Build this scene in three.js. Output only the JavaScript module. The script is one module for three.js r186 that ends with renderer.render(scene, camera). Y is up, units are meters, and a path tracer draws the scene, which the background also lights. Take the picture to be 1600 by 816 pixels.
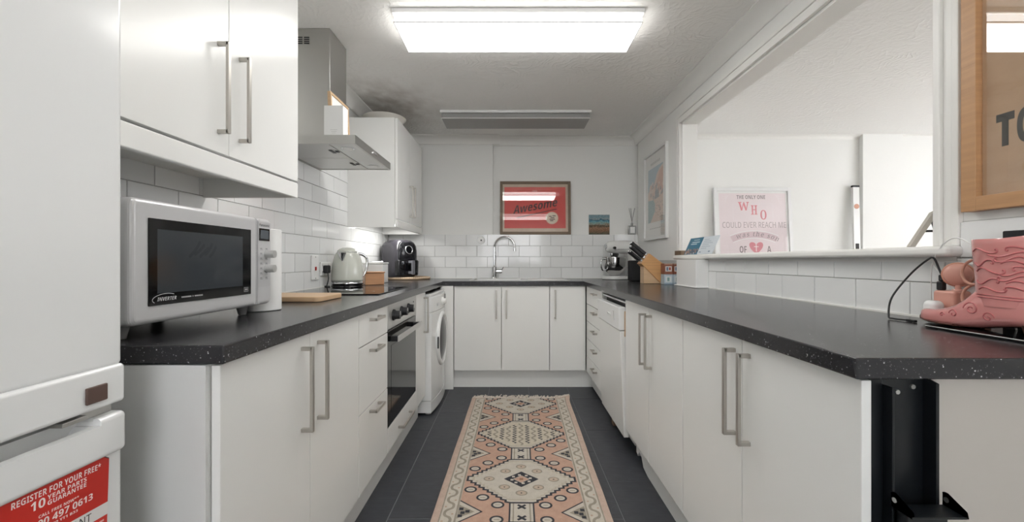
import * as THREE from 'three';
import { RoundedBoxGeometry } from 'three/addons/geometries/RoundedBoxGeometry.js';
import { mergeGeometries } from 'three/addons/utils/BufferGeometryUtils.js';
import { ImprovedNoise } from 'three/addons/math/ImprovedNoise.js';
import { RectAreaLightUniformsLib } from 'three/addons/lights/RectAreaLightUniformsLib.js';
import { Brush, Evaluator, SUBTRACTION } from 'three-bvh-csg';

// ---------------------------------------------------------------- camera, sky, exposure
// World: x right, y up, the kitchen recedes along -z. In the builders below "d" is the distance along -z from the camera's spot.
RectAreaLightUniformsLib.init();
const scene = new THREE.Scene();
const camera = new THREE.PerspectiveCamera(2 * Math.atan(408 / 663) * 180 / Math.PI, 1600 / 816, 0.05, 60);
camera.position.set(0, 1.078, 0);
camera.lookAt(0, 1.078, -4);
scene.add(camera);
const renderer = new THREE.WebGLRenderer({ antialias: true });
renderer.toneMapping = THREE.LinearToneMapping;
renderer.toneMappingExposure = 1.02;
renderer.shadowMap.enabled = true;
scene.background = new THREE.Color().setRGB(7.7, 7.75, 7.95);      // bright overcast sky, seen only through the windows
const LAMP = 7.0;                                                   // radiance of a lit ceiling diffuser
const LAMP_COLOR = new THREE.Color().setRGB(1.0, 0.985, 0.955);

// ---------------------------------------------------------------- helpers
let seed = 7;
const rnd = () => { seed = (seed + 0x6D2B79F5) | 0; let t = Math.imul(seed ^ (seed >>> 15), 1 | seed); t = (t + Math.imul(t ^ (t >>> 7), 61 | t)) ^ t; return ((t ^ (t >>> 14)) >>> 0) / 4294967296; };
const V = (x, y, d) => new THREE.Vector3(x, y, -d);
function bx(x0, x1, y0, y1, d0, d1) {
  const g = new THREE.BoxGeometry(Math.abs(x1 - x0), Math.abs(y1 - y0), Math.abs(d1 - d0));
  return g.translate((x0 + x1) / 2, (y0 + y1) / 2, -(d0 + d1) / 2);
}
function rb(x0, x1, y0, y1, d0, d1, r = 0.002, seg = 2) {
  const w = Math.abs(x1 - x0), h = Math.abs(y1 - y0), l = Math.abs(d1 - d0);
  const g = new RoundedBoxGeometry(w, h, l, seg, Math.min(r, w / 2.01, h / 2.01, l / 2.01));
  return g.translate((x0 + x1) / 2, (y0 + y1) / 2, -(d0 + d1) / 2);
}
function cyl(x, y, d, r0, r1, h, axis = 'y', seg = 24) {           // r0 at the axis' low end, r1 at its high end
  const g = new THREE.CylinderGeometry(r1, r0, h, seg);
  if (axis === 'x') g.rotateZ(-Math.PI / 2);
  if (axis === 'z') g.rotateX(Math.PI / 2);
  return g.translate(x, y, -d);
}
function lathe(profile, x, y, d, seg = 40) {
  return new THREE.LatheGeometry(profile.map(([r, h]) => new THREE.Vector2(r, h)), seg).translate(x, y, -d);
}
function tube(points, r, seg = 40, radial = 8, closed = false) {
  return new THREE.TubeGeometry(new THREE.CatmullRomCurve3(points, closed, 'catmullrom', 0.5), seg, r, radial, closed);
}
function rod(a, b, r, radial = 10) {
  const l = new THREE.Vector3().subVectors(b, a), g = new THREE.CylinderGeometry(r, r, l.length(), radial);
  g.applyQuaternion(new THREE.Quaternion().setFromUnitVectors(new THREE.Vector3(0, 1, 0), l.clone().normalize()));
  return g.translate((a.x + b.x) / 2, (a.y + b.y) / 2, (a.z + b.z) / 2);
}
function poly(points, depth, bevel = 0.001) {                       // a 2D outline extruded along +z
  const s = new THREE.Shape(points.map(([x, y]) => new THREE.Vector2(x, y)));
  return new THREE.ExtrudeGeometry(s, { depth, bevelEnabled: bevel > 0, bevelThickness: bevel, bevelSize: bevel, bevelOffset: -bevel, bevelSegments: 2, curveSegments: 12 });
}
function loft(sections, cap = true) {                               // sections: equal-length rings of Vector3
  const n = sections[0].length, p = [], ix = [], uv = [];
  sections.forEach((ring, j) => { for (let i = 0; i <= n; i++) { const v = ring[i % n]; p.push(v.x, v.y, v.z); uv.push(i / n, j / (sections.length - 1)); } });
  const m = n + 1;
  for (let j = 0; j < sections.length - 1; j++) for (let i = 0; i < n; i++) { const a = j * m + i, b = a + 1, c = a + m, e = c + 1; ix.push(a, b, e, a, e, c); }
  if (cap) for (const [j, flip] of [[0, true], [sections.length - 1, false]]) {
    const c = sections[j].reduce((s, v) => s.add(v), new THREE.Vector3()).multiplyScalar(1 / n), at = p.length / 3;
    p.push(c.x, c.y, c.z); uv.push(0.5, 0.5);
    sections[j].forEach((v) => { p.push(v.x, v.y, v.z); uv.push(0, 0); });
    for (let i = 0; i < n; i++) { const a = at + 1 + i, b = at + 1 + (i + 1) % n; flip ? ix.push(at, b, a) : ix.push(at, a, b); }
  }
  const g = new THREE.BufferGeometry();
  g.setAttribute('position', new THREE.Float32BufferAttribute(p, 3));
  g.setAttribute('uv', new THREE.Float32BufferAttribute(uv, 2));
  g.setIndex(ix); g.computeVertexNormals();
  const nm = g.attributes.normal;                                   // close the seam of the wrap
  for (let j = 0; j < sections.length; j++) {
    const a = j * m, b = a + n, v = new THREE.Vector3(nm.getX(a) + nm.getX(b), nm.getY(a) + nm.getY(b), nm.getZ(a) + nm.getZ(b)).normalize();
    nm.setXYZ(a, v.x, v.y, v.z); nm.setXYZ(b, v.x, v.y, v.z);
  }
  return g;
}
function superRing(cx, cy, cz, a, b, e, n = 40) {                   // horizontal superellipse ring, counter-clockwise from above
  const r = [];
  for (let i = 0; i < n; i++) { const t = -i / n * 2 * Math.PI, c = Math.cos(t), s = Math.sin(t); r.push(new THREE.Vector3(cx + a * Math.sign(c) * Math.abs(c) ** (2 / e), cy, cz + b * Math.sign(s) * Math.abs(s) ** (2 / e))); }
  return r;
}
function metres(g) {                                                // uv in metres, from the side that each face looks to
  const p = g.attributes.position, n = g.attributes.normal, uv = new Float32Array(p.count * 2);
  for (let i = 0; i < p.count; i++) {
    const ax = Math.abs(n.getX(i)), ay = Math.abs(n.getY(i)), az = Math.abs(n.getZ(i));
    const [u, v] = ax >= ay && ax >= az ? [p.getZ(i), p.getY(i)] : ay >= az ? [p.getX(i), p.getZ(i)] : [p.getX(i), p.getY(i)];
    uv[i * 2] = u; uv[i * 2 + 1] = v;
  }
  g.setAttribute('uv', new THREE.BufferAttribute(uv, 2));
  return g;
}
function join(list) {
  if (!Array.isArray(list)) return list;
  if (list.length === 1) return list[0];
  return mergeGeometries(list.map((g) => { const h = g.index ? g.toNonIndexed() : g.clone(); for (const k of Object.keys(h.attributes)) if (!['position', 'normal', 'uv'].includes(k)) h.deleteAttribute(k); h.morphAttributes = {}; return h; }));
}
const taken = {};
function numbered(name) { const n = taken[name] = (taken[name] ?? -1) + 1; return n ? name + '_' + String(n).padStart(3, '0') : name; }
function mesh(name, geometry, material, parent) {
  const g = join(geometry);
  if (material.userData.metres) metres(g);
  const m = new THREE.Mesh(g, material);
  m.name = name; m.castShadow = m.receiveShadow = true;
  if (parent) parent.add(m);
  return m;
}
function tag(o, label, category, group) { o.userData.label = label; o.userData.category = category; if (group) o.userData.group = group; return o; }
function thing(name, label, category, group) { const o = new THREE.Group(); o.name = numbered(name); scene.add(o); return tag(o, label, category, group); }
function settle(o) {                                                // move a thing's origin to the middle of its base
  scene.updateMatrixWorld(true);
  const b = new THREE.Box3().setFromObject(o), at = new THREE.Vector3((b.min.x + b.max.x) / 2, b.min.y, (b.min.z + b.max.z) / 2);
  for (const c of o.children) c.position.sub(at);
  o.position.add(at);
  return o;
}
function single(name, geometry, material, label, category, group) { // a thing that is one mesh
  const m = mesh(numbered(name), geometry, material, scene);
  m.geometry.computeBoundingBox();
  const b = m.geometry.boundingBox, at = new THREE.Vector3((b.min.x + b.max.x) / 2, b.min.y, (b.min.z + b.max.z) / 2);
  m.geometry.translate(-at.x, -at.y, -at.z); m.position.copy(at);
  return tag(m, label, category, group);
}
function structure(name, geometry, material, label) {
  const m = mesh(name, geometry, material, scene);
  m.userData.kind = 'structure';
  if (label) m.userData.label = label;
  return m;
}
// a flat printed panel; facing: 'front' looks to the camera, 'right' looks to +x, 'left' looks to -x, 'up'
function panel(w, h, x, y, d, facing = 'front') {
  const g = new THREE.PlaneGeometry(w, h);
  if (facing === 'right') g.rotateY(Math.PI / 2);
  if (facing === 'left') g.rotateY(-Math.PI / 2);
  if (facing === 'up') g.rotateX(-Math.PI / 2);
  return g.translate(x, y, -d);
}

// ---------------------------------------------------------------- textures and materials
const noise = new ImprovedNoise();
const fbm = (x, y, z = 0, o = 4) => { let s = 0, a = 0.5; for (let i = 0; i < o; i++) { s += a * noise.noise(x, y, z + i * 7.3); x *= 2; y *= 2; a *= 0.5; } return s; };
function canvasTexture(w, h, draw, srgb = true) {
  const c = document.createElement('canvas'); c.width = w; c.height = h;
  draw(c.getContext('2d'), w, h);
  const t = new THREE.CanvasTexture(c);
  if (srgb) t.colorSpace = THREE.SRGBColorSpace;
  t.wrapS = t.wrapT = THREE.RepeatWrapping; t.magFilter = THREE.LinearFilter;
  return t;
}
function dataTexture(n, fn, size, srgb = false) {                   // square tile of "size" metres; fn(u, v) -> grey or [r, g, b] 0..255
  const data = new Uint8Array(n * n * 4);
  for (let j = 0; j < n; j++) for (let i = 0; i < n; i++) {
    const c = fn(i / n, j / n), k = (j * n + i) * 4;
    for (let q = 0; q < 3; q++) data[k + q] = Math.max(0, Math.min(255, Array.isArray(c) ? c[q] : c));
    data[k + 3] = 255;
  }
  const t = new THREE.DataTexture(data, n, n);
  t.wrapS = t.wrapT = THREE.RepeatWrapping; t.magFilter = THREE.LinearFilter; t.minFilter = THREE.LinearMipmapLinearFilter; t.generateMipmaps = true;
  if (srgb) t.colorSpace = THREE.SRGBColorSpace;
  t.repeat.set(1 / size, 1 / size); t.needsUpdate = true;
  return t;
}
// noise that tiles: blend of four shifted copies
const tiled = (f) => (u, v) => f(u, v) * (1 - u) * (1 - v) + f(u - 1, v) * u * (1 - v) + f(u, v - 1) * (1 - u) * v + f(u - 1, v - 1) * u * v;
function mat(o, isMetres) { const m = new THREE.MeshPhysicalMaterial(o); if (isMetres) m.userData.metres = true; return m; }
const rgb = (r, g, b) => new THREE.Color().setRGB(r / 255, g / 255, b / 255, THREE.SRGBColorSpace);

const M = {};
const plasterBump = dataTexture(512, tiled((u, v) => 128 + 90 * fbm(u * 24, v * 24, 3, 4)), 0.8);
M.wall = mat({ color: rgb(238, 238, 235), roughness: 0.75, bumpMap: plasterBump, bumpScale: 0.0012 }, true);
M.trim = mat({ color: rgb(238, 237, 233), roughness: 0.42 });
// swirled textured plaster
const artex = dataTexture(1024, tiled((u, v) => {
  const a = fbm(u * 5, v * 5, 11, 2) * 2.2, b = fbm(u * 5 + 9, v * 5 + 4, 17, 2) * 2.2, x = u * 9 + a, y = v * 9 + b;
  const ridge = 1 - Math.abs(Math.sin((x + 0.6 * Math.sin(y * 2.1)) * 7 + 6 * fbm(u * 12, v * 12, 5, 3)));
  return 40 + 120 * Math.max(0, fbm(u * 8, v * 8, 2, 3) + 0.35) * ridge * ridge + 60 * (fbm(u * 40, v * 40, 8, 3) + 0.5);
}), 1.3);
const stainMap = canvasTexture(1024, 2048, (c, w, h) => {           // x: -1.3 to 1.3 m, y: d 4.3 m down to -1.9 m
  c.fillStyle = 'rgb(240,239,236)'; c.fillRect(0, 0, w, h);
  const img = c.getImageData(0, 0, w, h), p = img.data;
  for (let j = 0; j < h; j++) for (let i = 0; i < w; i++) {         // smoke and damp staining above the cupboard, as blotchy as in the photo
    const x = -1.3 + 2.6 * i / w, d = 4.3 - 6.2 * j / h;
    const q = ((x + 0.98) / 0.34) ** 2 + ((d - 3.32) / 0.42) ** 2;
    if (q > 3) continue;
    const k = Math.max(0, Math.min(1, 1.15 * Math.exp(-q * 1.1) * (0.75 + 1.5 * fbm(x * 9, d * 7, 4, 5)) - 0.06 + 0.10 * fbm(x * 60, d * 60, 9, 3))) * 0.17, o = (j * w + i) * 4;
    p[o] *= 1 - k * 0.92; p[o + 1] *= 1 - k * 1.02; p[o + 2] *= 1 - k * 1.1;
  }
  c.putImageData(img, 0, 0);
});
stainMap.repeat.set(1 / 2.6, 1 / 6.2); stainMap.offset.set(0.5, 1.9 / 6.2);   // u = x / 2.6 + 0.5; v rises towards smaller z
M.ceiling = mat({ map: stainMap, roughness: 0.85, bumpMap: artex, bumpScale: 0.011 }, false);
M.ceilingPlain = mat({ color: rgb(240, 239, 237), roughness: 0.85, bumpMap: artex, bumpScale: 0.011 }, true);
M.tile = [0, 1, 2].map((i) => mat({ color: rgb(232 + i * 3, 233 + i * 3, 232 + i * 3), roughness: 0.09 }));
M.grout = mat({ color: rgb(194, 194, 191), roughness: 0.9 });
M.gloss = mat({ color: rgb(238, 238, 235), roughness: 0.2, specularIntensity: 0.55 });
M.carcass = mat({ color: rgb(236, 236, 233), roughness: 0.45 });
M.plinth = mat({ color: rgb(236, 236, 233), roughness: 0.4 });
M.handle = mat({ color: rgb(184, 180, 173), metalness: 0.7, roughness: 0.36 });
M.chrome = mat({ color: rgb(225, 226, 228), metalness: 1, roughness: 0.08 });
const brush = dataTexture(256, (u, v) => 128 + 70 * noise.noise(u * 3, v * 180, 1) + 40 * noise.noise(u * 7, v * 360, 4), 0.25);
M.steel = mat({ color: rgb(190, 189, 186), metalness: 1, roughness: 0.34, bumpMap: brush, bumpScale: 0.00012 }, true);
M.steelLight = mat({ color: rgb(205, 205, 203), metalness: 0.75, roughness: 0.4 });
M.white = mat({ color: rgb(236, 236, 234), roughness: 0.35 });
M.whiteGloss = mat({ color: rgb(236, 237, 236), roughness: 0.14 });
M.black = mat({ color: rgb(26, 26, 28), roughness: 0.4 });
M.blackGloss = mat({ color: rgb(14, 14, 17), roughness: 0.06 });
M.blackMatt = mat({ color: rgb(30, 31, 33), roughness: 0.75 });
M.rubber = mat({ color: rgb(40, 40, 42), roughness: 0.7 });
M.glass = mat({ color: 0xffffff, roughness: 0, transmission: 1, thickness: 0, ior: 1.5 });
function speckle(base, n, size, seedShift, light) {
  return canvasTexture(1024, 1024, (c, w) => {
    seed = 101 + seedShift;
    c.fillStyle = base; c.fillRect(0, 0, w, w);
    for (let i = 0; i < n; i++) {
      const g = light * (0.35 + 0.65 * rnd() ** 2) | 0, r = (0.7 + 2.1 * rnd() ** 4) * size, x = rnd() * w, y = rnd() * w;
      c.fillStyle = `rgb(${g},${g},${g + 2})`; c.beginPath(); c.ellipse(x, y, r, r * (0.6 + 0.6 * rnd()), rnd() * 3, 0, 7); c.fill();
    }
  });
}
const topMap = speckle('rgb(40,40,43)', 4400, 1.2, 1, 240); topMap.repeat.set(2.2, 2.2);
M.worktop = mat({ map: topMap, roughness: 0.21 }, true);
function wood(r, g, b, size, contrast = 26) {
  const t = dataTexture(512, tiled((u, v) => 128 + 90 * noise.noise(u * 2 + 2 * fbm(u * 2, v * 6, 3, 2), v * 34, 2) + 36 * noise.noise(u * 6, v * 120, 9)), size);
  const d = t.image.data, s = new Uint8Array(d.length);
  for (let i = 0; i < d.length; i += 4) { const k = (d[i] - 128) / 128 * contrast; s[i] = r + k; s[i + 1] = g + k * 0.85; s[i + 2] = b + k * 0.65; s[i + 3] = 255; }
  const m = new THREE.DataTexture(s, 512, 512); m.wrapS = m.wrapT = THREE.RepeatWrapping; m.magFilter = THREE.LinearFilter; m.colorSpace = THREE.SRGBColorSpace; m.repeat.set(1 / size, 1 / size); m.needsUpdate = true;
  return m;
}
M.woodPale = mat({ map: wood(204, 172, 136, 0.35, 20), roughness: 0.45 }, true);
M.woodOak = mat({ map: wood(186, 143, 102, 0.4, 20), roughness: 0.45 }, true);
M.woodBrown = mat({ map: wood(118, 98, 78, 0.4, 14), roughness: 0.5 }, true);
M.woodBox = mat({ map: wood(188, 140, 102, 0.3, 20), roughness: 0.4 }, true);

// ================================================================ the room
const H = 2.31, XL = -1.227, XR = 1.24, DB = 4.18, WT = 0.908;      // ceiling, side walls, tiled back wall, worktop height
const LEDGE = 1.336, DU = 4.25, DUL = 4.2, STEP = -0.19;            // the tiled part of the back wall ends in a ledge; above it the wall sets back
const HATCH = { d0: 1.232, d1: 3.10, y0: 1.085, y1: 2.085 };        // opening to the next room
const REAR = -1.9, OX = 5.2;                                        // wall behind the camera, far side of the next room

const wallLeft = structure('wall_left', bx(XL - 0.1, XL, 0, H, REAR, DB + 0.17), M.wall);
const wallBack = structure('wall_back', [bx(XL, XR + 0.1, 0, LEDGE, DB, DB + 0.17), bx(XL, STEP, LEDGE, H, DUL, DB + 0.17), bx(STEP, XR + 0.1, LEDGE, H, DU, DB + 0.17)], M.wall);
const wallRight = structure('wall_right', [
  bx(XR, XR + 0.1, 0, H, REAR, HATCH.d0), bx(XR, XR + 0.1, 0, H, HATCH.d1, DB),
  bx(XR, XR + 0.1, 0, HATCH.y0, HATCH.d0, HATCH.d1), bx(XR, XR + 0.1, HATCH.y1, H, HATCH.d0, HATCH.d1)], M.wall);
structure('wall_rear', [bx(XL - 0.1, -0.75, 0, H, REAR - 0.1, REAR), bx(0.75, OX, 0, H, REAR - 0.1, REAR), bx(-0.75, 0.75, 2.1, H, REAR - 0.1, REAR), bx(-0.75, 0.75, 0, 0.95, REAR - 0.1, REAR)], M.wall);
const win2 = structure('window_2', [bx(-0.75, 0.75, 0.95, 1.0, REAR - 0.08, REAR - 0.03), bx(-0.75, 0.75, 2.05, 2.1, REAR - 0.08, REAR - 0.03), ...[-0.75, -0.025, 0.70].map((x) => bx(x, x + 0.05, 1.0, 2.05, REAR - 0.08, REAR - 0.03))], M.trim, 'white framed window behind the camera');
for (const x of [-0.70, 0.025]) mesh('pane', bx(x, x + 0.675, 1.0, 2.05, REAR - 0.058, REAR - 0.054), M.glass, win2);
structure('wall_far_room', [bx(XR + 0.1, 3.4, 0, H, 4.16, DB + 0.17), bx(3.4, 3.78, 0, H, 4.11, DB + 0.17), bx(3.78, OX, 0, H, 4.14, DB + 0.17)], M.wall);
structure('wall_window', [bx(OX, OX + 0.12, 0, 0.75, REAR, DB + 0.17), bx(OX, OX + 0.12, 2.15, H, REAR, DB + 0.17), bx(OX, OX + 0.12, 0.75, 2.15, REAR, 0.1), bx(OX, OX + 0.12, 0.75, 2.15, 3.5, DB + 0.17)], M.wall);
const win = structure('window_1', [bx(OX + 0.03, OX + 0.09, 0.75, 0.81, 0.1, 3.5), bx(OX + 0.03, OX + 0.09, 2.09, 2.15, 0.1, 3.5),
  ...[0.1, 1.2, 2.33, 3.44].map((d) => bx(OX + 0.03, OX + 0.09, 0.8, 2.1, d, d + 0.06))], M.trim, 'white framed window lighting the next room');
for (const d of [0.16, 1.26, 2.39]) mesh('pane', bx(OX + 0.058, OX + 0.062, 0.81, 2.09, d, d + 1.06), M.glass, win);
// ceilings
const ceilGeo = bx(XL - 0.1, XR + 0.1, H, H + 0.12, REAR - 0.1, DB + 0.17);
metres(ceilGeo); { const uv = ceilGeo.attributes.uv; for (let i = 0; i < uv.count; i++) uv.setY(i, -uv.getY(i)); }
structure('ceiling', ceilGeo, M.ceiling);
structure('ceiling_001', bx(XR + 0.1, OX + 0.12, H, H + 0.12, REAR - 0.1, DB + 0.17), M.ceilingPlain);
// covings
function coving(len) {                                              // profile in x (out from the wall) and y (down from the ceiling), run along z
  const s = new THREE.Shape(), c = 0.075;
  s.moveTo(0, 0); s.lineTo(c + 0.006, 0); s.lineTo(c + 0.006, -0.006); s.lineTo(c, -0.008);
  s.quadraticCurveTo(0.018, -0.018, 0.010, -c); s.lineTo(0.006, -c - 0.006); s.lineTo(0, -c - 0.006); s.closePath();
  return new THREE.ExtrudeGeometry(s, { depth: len, bevelEnabled: false, curveSegments: 14 });
}
structure('trim_1', coving(DB + 0.06 - REAR).rotateY(0).translate(XL, H, -(DB + 0.06)), M.trim, 'white coving along the left wall');
structure('trim_2', coving(DB + 0.06 - REAR).rotateY(Math.PI).translate(XR, H, -REAR), M.trim, 'white coving along the right wall');
structure('trim_3', [coving(STEP - XL + 0.07).rotateY(-Math.PI / 2).translate(STEP + 0.07, H, -DUL), coving(XR - STEP).rotateY(-Math.PI / 2).translate(XR, H, -DU)], M.trim, 'white coving along the back wall');
structure('trim_4', coving(OX - XR - 0.1).rotateY(-Math.PI / 2).scale(1, 0.5, 0.5).translate(OX, H, -4.16), M.trim, 'slim coving in the next room');
// frame round the hatch
{
  const a = 0.068, t = 0.016, z0 = HATCH.d0, z1 = HATCH.d1, yb = 1.12, yt = HATCH.y1;
  const ring = (w0, w1, th) => [rb(XR - th, XR, yb, yt + w1, z1 + w0, z1 + w1, 0.003), rb(XR - th, XR, yb, yt + w1, z0 - w1, z0 - w0, 0.003), rb(XR - th, XR, yt + w0, yt + w1, z0 - w0, z1 + w0, 0.003)];
  structure('trim_5', [...ring(0.0, 0.020, t + 0.004), ...ring(0.020, 0.048, t - 0.006), ...ring(0.048, a, t),
    bx(XR, XR + 0.11, yb, yt, z1 - 0.012, z1), bx(XR, XR + 0.11, yb, yt, z0, z0 + 0.012), bx(XR, XR + 0.11, yt - 0.012, yt, z0, z1)], M.trim, 'white moulded architrave round the hatch');
  structure('trim_6', [rb(XR - 0.055, XR + 0.14, 1.09, 1.12, z0 - 0.075, z1 + 0.03, 0.012, 4), bx(XR - 0.012, XR, 1.076, 1.092, z0 - 0.06, z1)], M.trim, 'white rounded sill of the hatch');
}
// ---------------------------------------------------------------- wall tiles, each one a piece
const TW = 0.207, TH = 0.1065, GAP = 0.0028;
function tileGeometry(w, h, t = 0.007, b = 0.0012) {                // lies in the xy plane, looks to +z
  const g = new THREE.BufferGeometry(), x = w / 2, y = h / 2, p = [], put = (...q) => { for (const i of [0, 1, 2, 0, 2, 3]) p.push(...q[i]); };
  const F = [[-x + b, -y + b, t], [x - b, -y + b, t], [x - b, y - b, t], [-x + b, y - b, t]], B = [[-x, -y, t - b], [x, -y, t - b], [x, y, t - b], [-x, y, t - b]], Z = B.map(([i, j]) => [i, j, 0]);
  put(...F);
  for (let i = 0; i < 4; i++) { const j = (i + 1) % 4; put(B[i], B[j], F[j], F[i]); put(Z[i], Z[j], B[j], B[i]); }
  g.setAttribute('position', new THREE.Float32BufferAttribute(p, 3)); g.computeVertexNormals();
  g.setAttribute('uv', new THREE.Float32BufferAttribute(new Float32Array(p.length / 3 * 2), 2));
  return g;
}
const tileCache = {};
function tile(parent, s0, s1, y0, y1, place) {                      // s runs along the wall
  const w = s1 - s0 - GAP, h = y1 - y0 - GAP;
  if (w < 0.012 || h < 0.012) return;
  const key = w.toFixed(3) + '/' + h.toFixed(3), g = tileCache[key] ??= tileGeometry(w, h);
  const m = mesh('tile', g, M.tile[rnd() * 3 | 0], parent);
  place(m, (s0 + s1) / 2, (y0 + y1) / 2);
  m.rotateX((rnd() - 0.5) * 0.009); m.rotateY((rnd() - 0.5) * 0.009);
}
function tileWall(parent, s0, s1, rows, joint, place) {             // joint(n): where a joint stands in row n
  for (const [n, y0, y1] of rows) {
    let a = joint(n) - Math.ceil((joint(n) - s0) / TW) * TW;
    for (; a < s1; a += TW) tile(parent, Math.max(a, s0), Math.min(a + TW, s1), y0, y1, place);
  }
}
const row = (n) => [n, WT + n * TH, WT + (n + 1) * TH];
seed = 5;
mesh('grout', bx(XL + 0.01, XR, WT - 0.02, LEDGE, DB - 0.004, DB), M.grout, wallBack);
tileWall(wallBack, XL + 0.012, XR - 0.002, [0, 1, 2].map(row).concat([[3, WT + 3 * TH, LEDGE + 0.003]]), (n) => (n % 2 ? 0.173 : 0.277), (m, s, y) => m.position.set(s, y, -DB + 0.004));
mesh('grout', bx(XL, XL + 0.004, WT - 0.02, WT + 8 * TH, 0.6, DB), M.grout, wallLeft);
tileWall(wallLeft, 0.62, DB - 0.012, [0, 1, 2, 3, 4, 5, 6, 7].map(row), (n) => (n % 2 ? 2.583 : 2.687), (m, s, y) => { m.position.set(XL + 0.004, y, -s); m.rotation.y = Math.PI / 2; });
mesh('grout', bx(XR - 0.004, XR, WT - 0.02, 1.085, 0.75, DB), M.grout, wallRight);
tileWall(wallRight, 0.77, 3.16, [row(0), [1, WT + TH, 1.086]], (n) => (n % 2 ? 1.62 : 1.725), (m, s, y) => { m.position.set(XR - 0.004, y, -s); m.rotation.y = -Math.PI / 2; });
tileWall(wallRight, 0.77, 1.165, [[2, 1.087, 1.185]], () => 0.99, (m, s, y) => { m.position.set(XR - 0.004, y, -s); m.rotation.y = -Math.PI / 2; });
mesh('grout', bx(XR - 0.004, XR, 1.085, 1.187, 0.75, 1.165), M.grout, wallRight);

// ---------------------------------------------------------------- floor
const floor = structure('floor', bx(XL - 0.1, XR + 0.1, -0.1, -0.0015, REAR - 0.1, DB + 0.17), mat({ color: rgb(126, 128, 130), roughness: 0.9 }));
structure('floor_001', bx(XR + 0.1, OX + 0.12, -0.1, 0, REAR - 0.1, DB + 0.17), mat({ color: rgb(176, 166, 152), roughness: 0.85 }), 'floor of the next room');
{
  const slate = (k) => canvasTexture(512, 1024, (c, w, h) => {
    seed = 900 + k * 17;
    const img = c.createImageData(w, h), p = img.data;
    for (let j = 0; j < h; j++) for (let i = 0; i < w; i++) {
      const q = 12 * fbm(i / 90 + k * 5, j / 60, k, 4) + 9 * fbm(i / 300, j / 12, 3 + k, 3) + (rnd() - 0.5) * 5, o = (j * w + i) * 4;
      p[o] = 62 + q; p[o + 1] = 64 + q; p[o + 2] = 69 + q; p[o + 3] = 255;
    }
    c.putImageData(img, 0, 0);
    for (let v = 0; v < (k % 3 === 1 ? 7 : 2); v++) {                // pale veins
      let x = rnd() * w, y = rnd() * h, a = rnd() * 6.3; c.strokeStyle = `rgba(170,172,176,${0.12 + 0.22 * rnd()})`; c.lineWidth = 0.8 + rnd(); c.beginPath(); c.moveTo(x, y);
      for (let s = 0; s < 26; s++) { a += (rnd() - 0.5) * 0.8; x += Math.cos(a) * 13; y += Math.sin(a) * 13; c.lineTo(x, y); }
      c.stroke();
    }
    for (let v = 0; v < 10; v++) { c.fillStyle = `rgba(190,190,190,${0.3 * rnd()})`; c.fillRect(rnd() * w, rnd() * h, 1.5, 1.5); }
  });
  const mats = [0, 1, 2, 3].map((k) => mat({ map: slate(k), roughness: 0.44 }));
  const cols = [-0.52 - 2 * 0.329, -0.52 - 0.329, -0.52, -0.19, 0.139, 0.467, 0.797], L = 0.62;
  const cache = {};
  seed = 31;
  cols.forEach((x0, i) => {
    const x1 = x0 + 0.329, off = i % 2 ? 2.08 : 1.774;
    for (let n = -3; n < 5; n++) {
      let a = off + n * L, b = a + L; a = Math.max(a, 0.1); b = Math.min(b, DB);
      if (b - a < 0.03) continue;
      const w = x1 - x0 - 0.0035, l = b - a - 0.0035, key = l.toFixed(3), g = cache[key] ??= rb(-w / 2, w / 2, -0.008, 0, -l / 2, l / 2, 0.0012, 1);
      if (!g.userData.done) { const p = g.attributes.position, uv = g.attributes.uv; for (let q = 0; q < p.count; q++) uv.setXY(q, p.getX(q) / w + 0.5, p.getZ(q) / 0.62 + 0.5); g.userData.done = true; }
      const m = mesh('tile', g, mats[(i * 3 + n + 9 + (rnd() * 2 | 0)) % 4], floor);
      m.position.set((x0 + x1) / 2, 0, -(a + b) / 2);
    }
  });
}
structure('trim_11', [bx(XR - 0.017, XR - 0.010, WT, WT + 0.006, 0.75, DB - 0.012), bx(XL + 0.010, XL + 0.017, WT, WT + 0.006, 0.86, DB - 0.012), bx(XL + 0.012, XR - 0.012, WT, WT + 0.006, DB - 0.018, DB - 0.011)], M.trim, 'white sealant bead between tiles and worktop');
// skirting boards under the cupboards
structure('trim_7', bx(-0.668, -0.650, 0, 0.148, 0.875, 2.93), M.plinth, 'white kickboard under the left cupboards');
{
  const broken = poly([[0.80, 0.148], [0.80, 0], [2.12, 0], [2.19, 0.012], [2.22, 0.05], [2.26, 0.062], [2.285, 0.028], [2.31, 0.04], [2.32, 0.148]], 0.016, 0.0005);
  broken.rotateY(Math.PI / 2).translate(0.678, 0, 0);               // outline x becomes -z
  structure('trim_8', broken, M.plinth, 'white kickboard under the right cupboards with a broken end');
}
structure('trim_9', [bx(-0.55, 0.70, 0, 0.15, 3.63, 3.648)], M.plinth, 'white kickboard under the sink cupboards');
structure('trim_10', [bx(0.678, 0.694, 0.02, 0.148, 2.98, 3.64)], M.plinth, 'short white kickboard below the five drawers');

// ================================================================ cupboards and worktop
const FL = -0.597, FR = 0.625, FB = 3.58, DT = 0.018;               // faces of the left, right and back fronts, thickness of a front
function frontBox(side, s0, s1, y0, y1, g = 0.0017) {               // s runs along the wall
  if (side === 'L') return rb(FL - DT, FL, y0 + g, y1 - g, s0 + g, s1 - g, 0.0015);
  if (side === 'R') return rb(FR, FR + DT, y0 + g, y1 - g, s0 + g, s1 - g, 0.0015);
  return rb(s0 + g, s1 - g, y0 + g, y1 - g, FB, FB + DT, 0.0015);
}
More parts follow.
